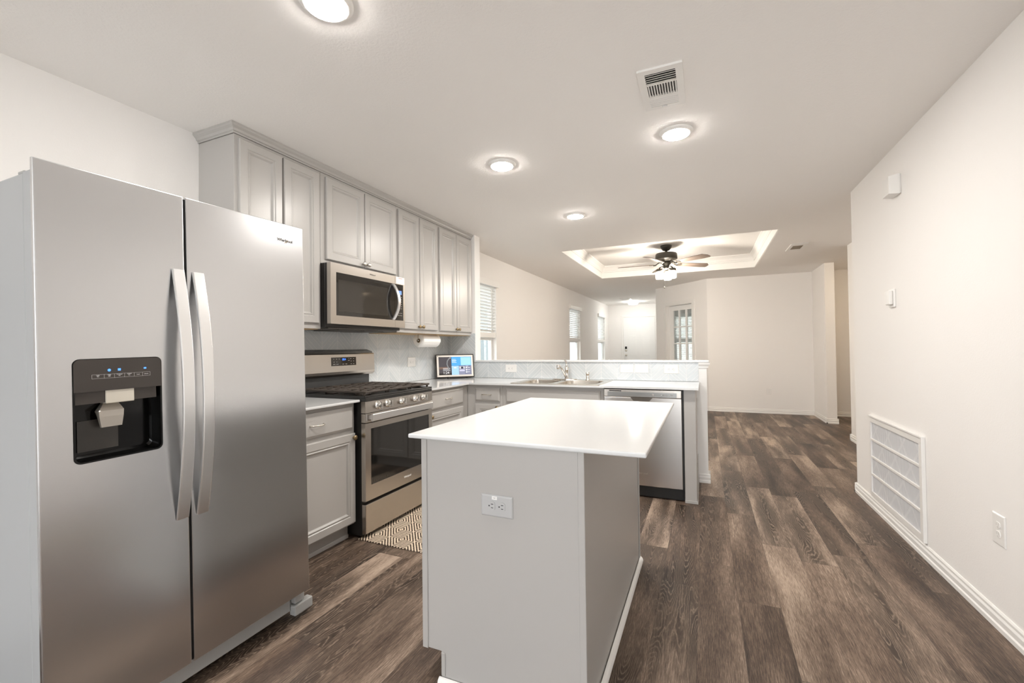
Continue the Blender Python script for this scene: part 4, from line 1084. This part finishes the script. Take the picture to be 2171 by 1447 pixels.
# ------------------------------------------------------------------ paper towels, tablet, rug
t = thing('paper_towel_roll', (.20, 3.645, 1.255), 'white paper towel roll hanging under the wall cabinets', 'paper towels')
q = MB(); q.lathe([(.020, 0), (.061, 0), (.063, .002), (.063, .283), (.061, .285), (.020, .285), (.020, 0)], (.20, 3.502, 1.3175), (0, 1, 0), 40); q.build('roll', M['paper'], t)
q = MB(); q.lathe([(.0165, -.002), (.0198, -.002), (.0198, .287), (.0165, .287), (.0165, -.002)], (.20, 3.502, 1.3175), (0, 1, 0), 24); q.build('cardboard_core', M['card'], t)
q = MB(); q.prism([(.064*math.cos(R_(a)), .064*math.sin(R_(a))) for a in range(-15, 60, 8)] + [(.0652*math.cos(R_(a)), .0652*math.sin(R_(a))) for a in range(57, -23, -8)], lambda u, v, w: (.20+u, w, 1.3175+v), 3.504, 3.790); q.build('loose_sheet', M['paper'], t)
q = MB(); q.cyl((.20, 3.49, 1.3175), (.20, 3.80, 1.3175), .006, n=12)
for yy in (3.492, 3.796): q.box(.195, yy-.002, 1.3175, .205, yy+.002, 1.3765)
q.build('holder', M['nickel'], t)

tb = thing('smart_display', (.225, 4.135, ZK), 'black-framed tablet screen with white mat standing in the counter corner', 'tablet')
Pl, Pr = Vector((.078, 3.990, 0)), Vector((.376, 4.292, 0)); ud = (Pr-Pl).normalized(); wd = (Pr-Pl).length
nd = Vector((ud.y, -ud.x, 0)); lean = R_(9); upd = (Vector((0, 0, 1))*math.cos(lean) - nd*math.sin(lean)); nn = (nd*math.cos(lean)+Vector((0, 0, 1))*math.sin(lean))
org = Pl + Vector((0, 0, ZK+.014)); hh = .254
def T(u, v, d): return tuple(org + ud*u + upd*v + nn*d)
def tslab(name, u0, u1, v0, v1, d0, d1, m, parent): q = MB(); q.prism([(u0, v0), (u1, v0), (u1, v1), (u0, v1)], T, d0, d1); return q.build(name, m, parent)
q = MB(); q.rects(T, 0, wd, 0, hh, [(0, -.030), (0, -.002), (.003, 0), (.009, 0), (.010, -.004)]); q.build('frame', mat('tablet_frame', (.03, .024, .02), .35), tb)
tslab('mat', .009, wd-.009, .009, hh-.009, -.0045, -.0025, mat('tablet_mat', (.84, .80, .74), .3), tb)
def em(name, c, s): return mat(name, tuple(x*.3 for x in c), .12, emit=c, estr=s*.26)
sw0, sw1, sh0, sh1 = .030, wd-.030, .028, hh-.028
scr = tslab('screen', sw0, sw1, sh0, sh1, -.0035, -.0022, em('screen_base', (.05, .05, .06), .6), tb)
mid = sw0+(sw1-sw0)*.385; hz = sh0+(sh1-sh0)*.505
tslab('photo_panel', sw0, mid-.001, sh0, sh1, -.0021, -.0018, em('scr_photo', (.075, .068, .075), .9), scr)
q = MB(); q.tube([T(mid-.018, sh1-.012, -.0017), T(mid-.045, sh1-.045, -.0017), T(mid-.050, sh1-.080, -.0017), T(mid-.038, sh1-.115, -.0017), T(mid-.022, sh1-.140, -.0017)], .0065, 6); q.build('photo_curve', em('scr_curve', (.22, .23, .24), .9), scr)
tslab('photo_glow', sw0, mid-.03, hz-.035, hz-.012, -.0020, -.0016, em('scr_glow', (.20, .13, .10), .9), scr)
tslab('photo_ground', sw0, mid-.001, sh0, sh0+.022, -.0019, -.0015, em('scr_ground', (.03, .025, .025), .9), scr)
tslab('calendar_panel', mid+.001, sw1, hz+.001, sh1, -.0021, -.0018, em('scr_blue', (.08, .36, .80), 1.0), scr)
tslab('calendar_grid', mid+.105, sw1-.004, hz+.004, sh1-.004, -.0017, -.0014, em('scr_cyan', (.32, .62, .82), 1.0), scr)
q = MB()
for i in range(7): q.prism([(mid+.112+i*.0155, hz+.008), (mid+.1125+i*.0155, hz+.008), (mid+.1125+i*.0155, sh1-.020), (mid+.112+i*.0155, sh1-.020)], T, -.0013, -.0010)
for i in range(6): q.prism([(mid+.110, hz+.010+i*.0125), (sw1-.008, hz+.010+i*.0125), (sw1-.008, hz+.0107+i*.0125), (mid+.110, hz+.0107+i*.0125)], T, -.0013, -.0010)
q.build('grid_lines', em('scr_line', (.55, .78, .92), 1.0), scr)
t3 = mid+(sw1-mid)*.37; t4 = mid+(sw1-mid)*.68
tslab('weather_panel', mid+.001, t3-.001, sh0, hz-.001, -.0021, -.0018, em('scr_sky', (.36, .58, .84), 1.0), scr)
q = MB(); q.prism([(mid+.040+.016*math.cos(R_(20*i)), hz-.022+.006*math.sin(R_(20*i))) for i in range(18)], T, -.0017, -.0013); q.build('cloud_icon', em('scr_white', (.9, .92, .95), 1.0), scr)
tslab('card_panel', t3+.001, t4-.001, sh0, hz-.001, -.0021, -.0018, em('scr_card', (.26, .27, .38), .9), scr)
tslab('card_strip', t3+.005, t4-.005, sh0+.038, sh0+.056, -.0017, -.0013, em('scr_strip', (.55, .55, .70), 1.0), scr)
tslab('card_image', t3+.006, t4-.006, hz-.034, hz-.010, -.0017, -.0013, em('scr_img', (.60, .62, .66), 1.0), scr)
tslab('card_dark', t3+.022, t4-.020, hz-.034, hz-.012, -.0012, -.0009, em('scr_dark', (.05, .05, .08), .8), scr)
tslab('list_panel', t4+.001, sw1, sh0, hz-.001, -.0021, -.0018, em('scr_list', (.22, .23, .33), .9), scr)
q = MB()
for k, (a, c) in enumerate(((hz-.030, .030), (hz-.054, .030), (hz-.078, .026))):
    q.prism([(t4+.006, a), (t4+.022, a), (t4+.022, a+.012), (t4+.006, a+.012)], T, -.0017, -.0013); q.prism([(t4+.026, a+.004), (t4+.026+c, a+.004), (t4+.026+c, a+.008), (t4+.026, a+.008)], T, -.0017, -.0013)
q.prism([(t4+.006, hz-.009), (t4+.036, hz-.009), (t4+.036, hz-.005), (t4+.006, hz-.005)], T, -.0017, -.0013)
for k in range(4): q.prism([(mid+.006, sh1-.030-k*.011), (mid+.050+.008*(k % 2), sh1-.030-k*.011), (mid+.050+.008*(k % 2), sh1-.0265-k*.011), (mid+.006, sh1-.0265-k*.011)], T, -.0017, -.0013)
q.prism([(mid-.016, sh1-.016), (mid-.008, sh1-.016), (mid-.008, sh1-.008), (mid-.016, sh1-.008)], T, -.0013, -.001)
for k in range(3): q.prism([(sw0+.045, sh0+.050+k*.011), (mid-.016, sh0+.050+k*.011), (mid-.016, sh0+.053+k*.011), (sw0+.045, sh0+.053+k*.011)], T, -.0013, -.001)
q.build('list_lines', em('scr_text', (.85, .87, .90), 1.0), scr)
text('clock_text', '1:24', .040, T(sw0+.078, sh0+.024, -.0012), ud, upd, M['trim'] if False else em('scr_clock', (.8, .8, .82), .9), scr, .0003)
q = MB(); q.lathe([(0, 0), (.0035, 0), (.0035, .0005), (0, .0005)], T(.020, hh-.019, -.0024), nn, 12); q.build('camera_lens', M['dark'], tb)
q = MB()
fl = [org + ud*(wd*.30) - nd*.055, org + ud*(wd*.74) - nd*.055, org + ud*(wd*.74) + nd*.010, org + ud*(wd*.30) + nd*.010]
q.prism([(p.x, p.y) for p in fl], lambda u, v, w: (u, v, w), ZK+.0004, ZK+.016); q.build('stand', M['black'], tb)

t = MB(); t.box(.635, 2.222, .0004, 1.60, 3.55, .008, .003); tag(t.build('kitchen_rug', M['rug']), 'brown and cream geometric woven mat on the floor before the range', 'rug')
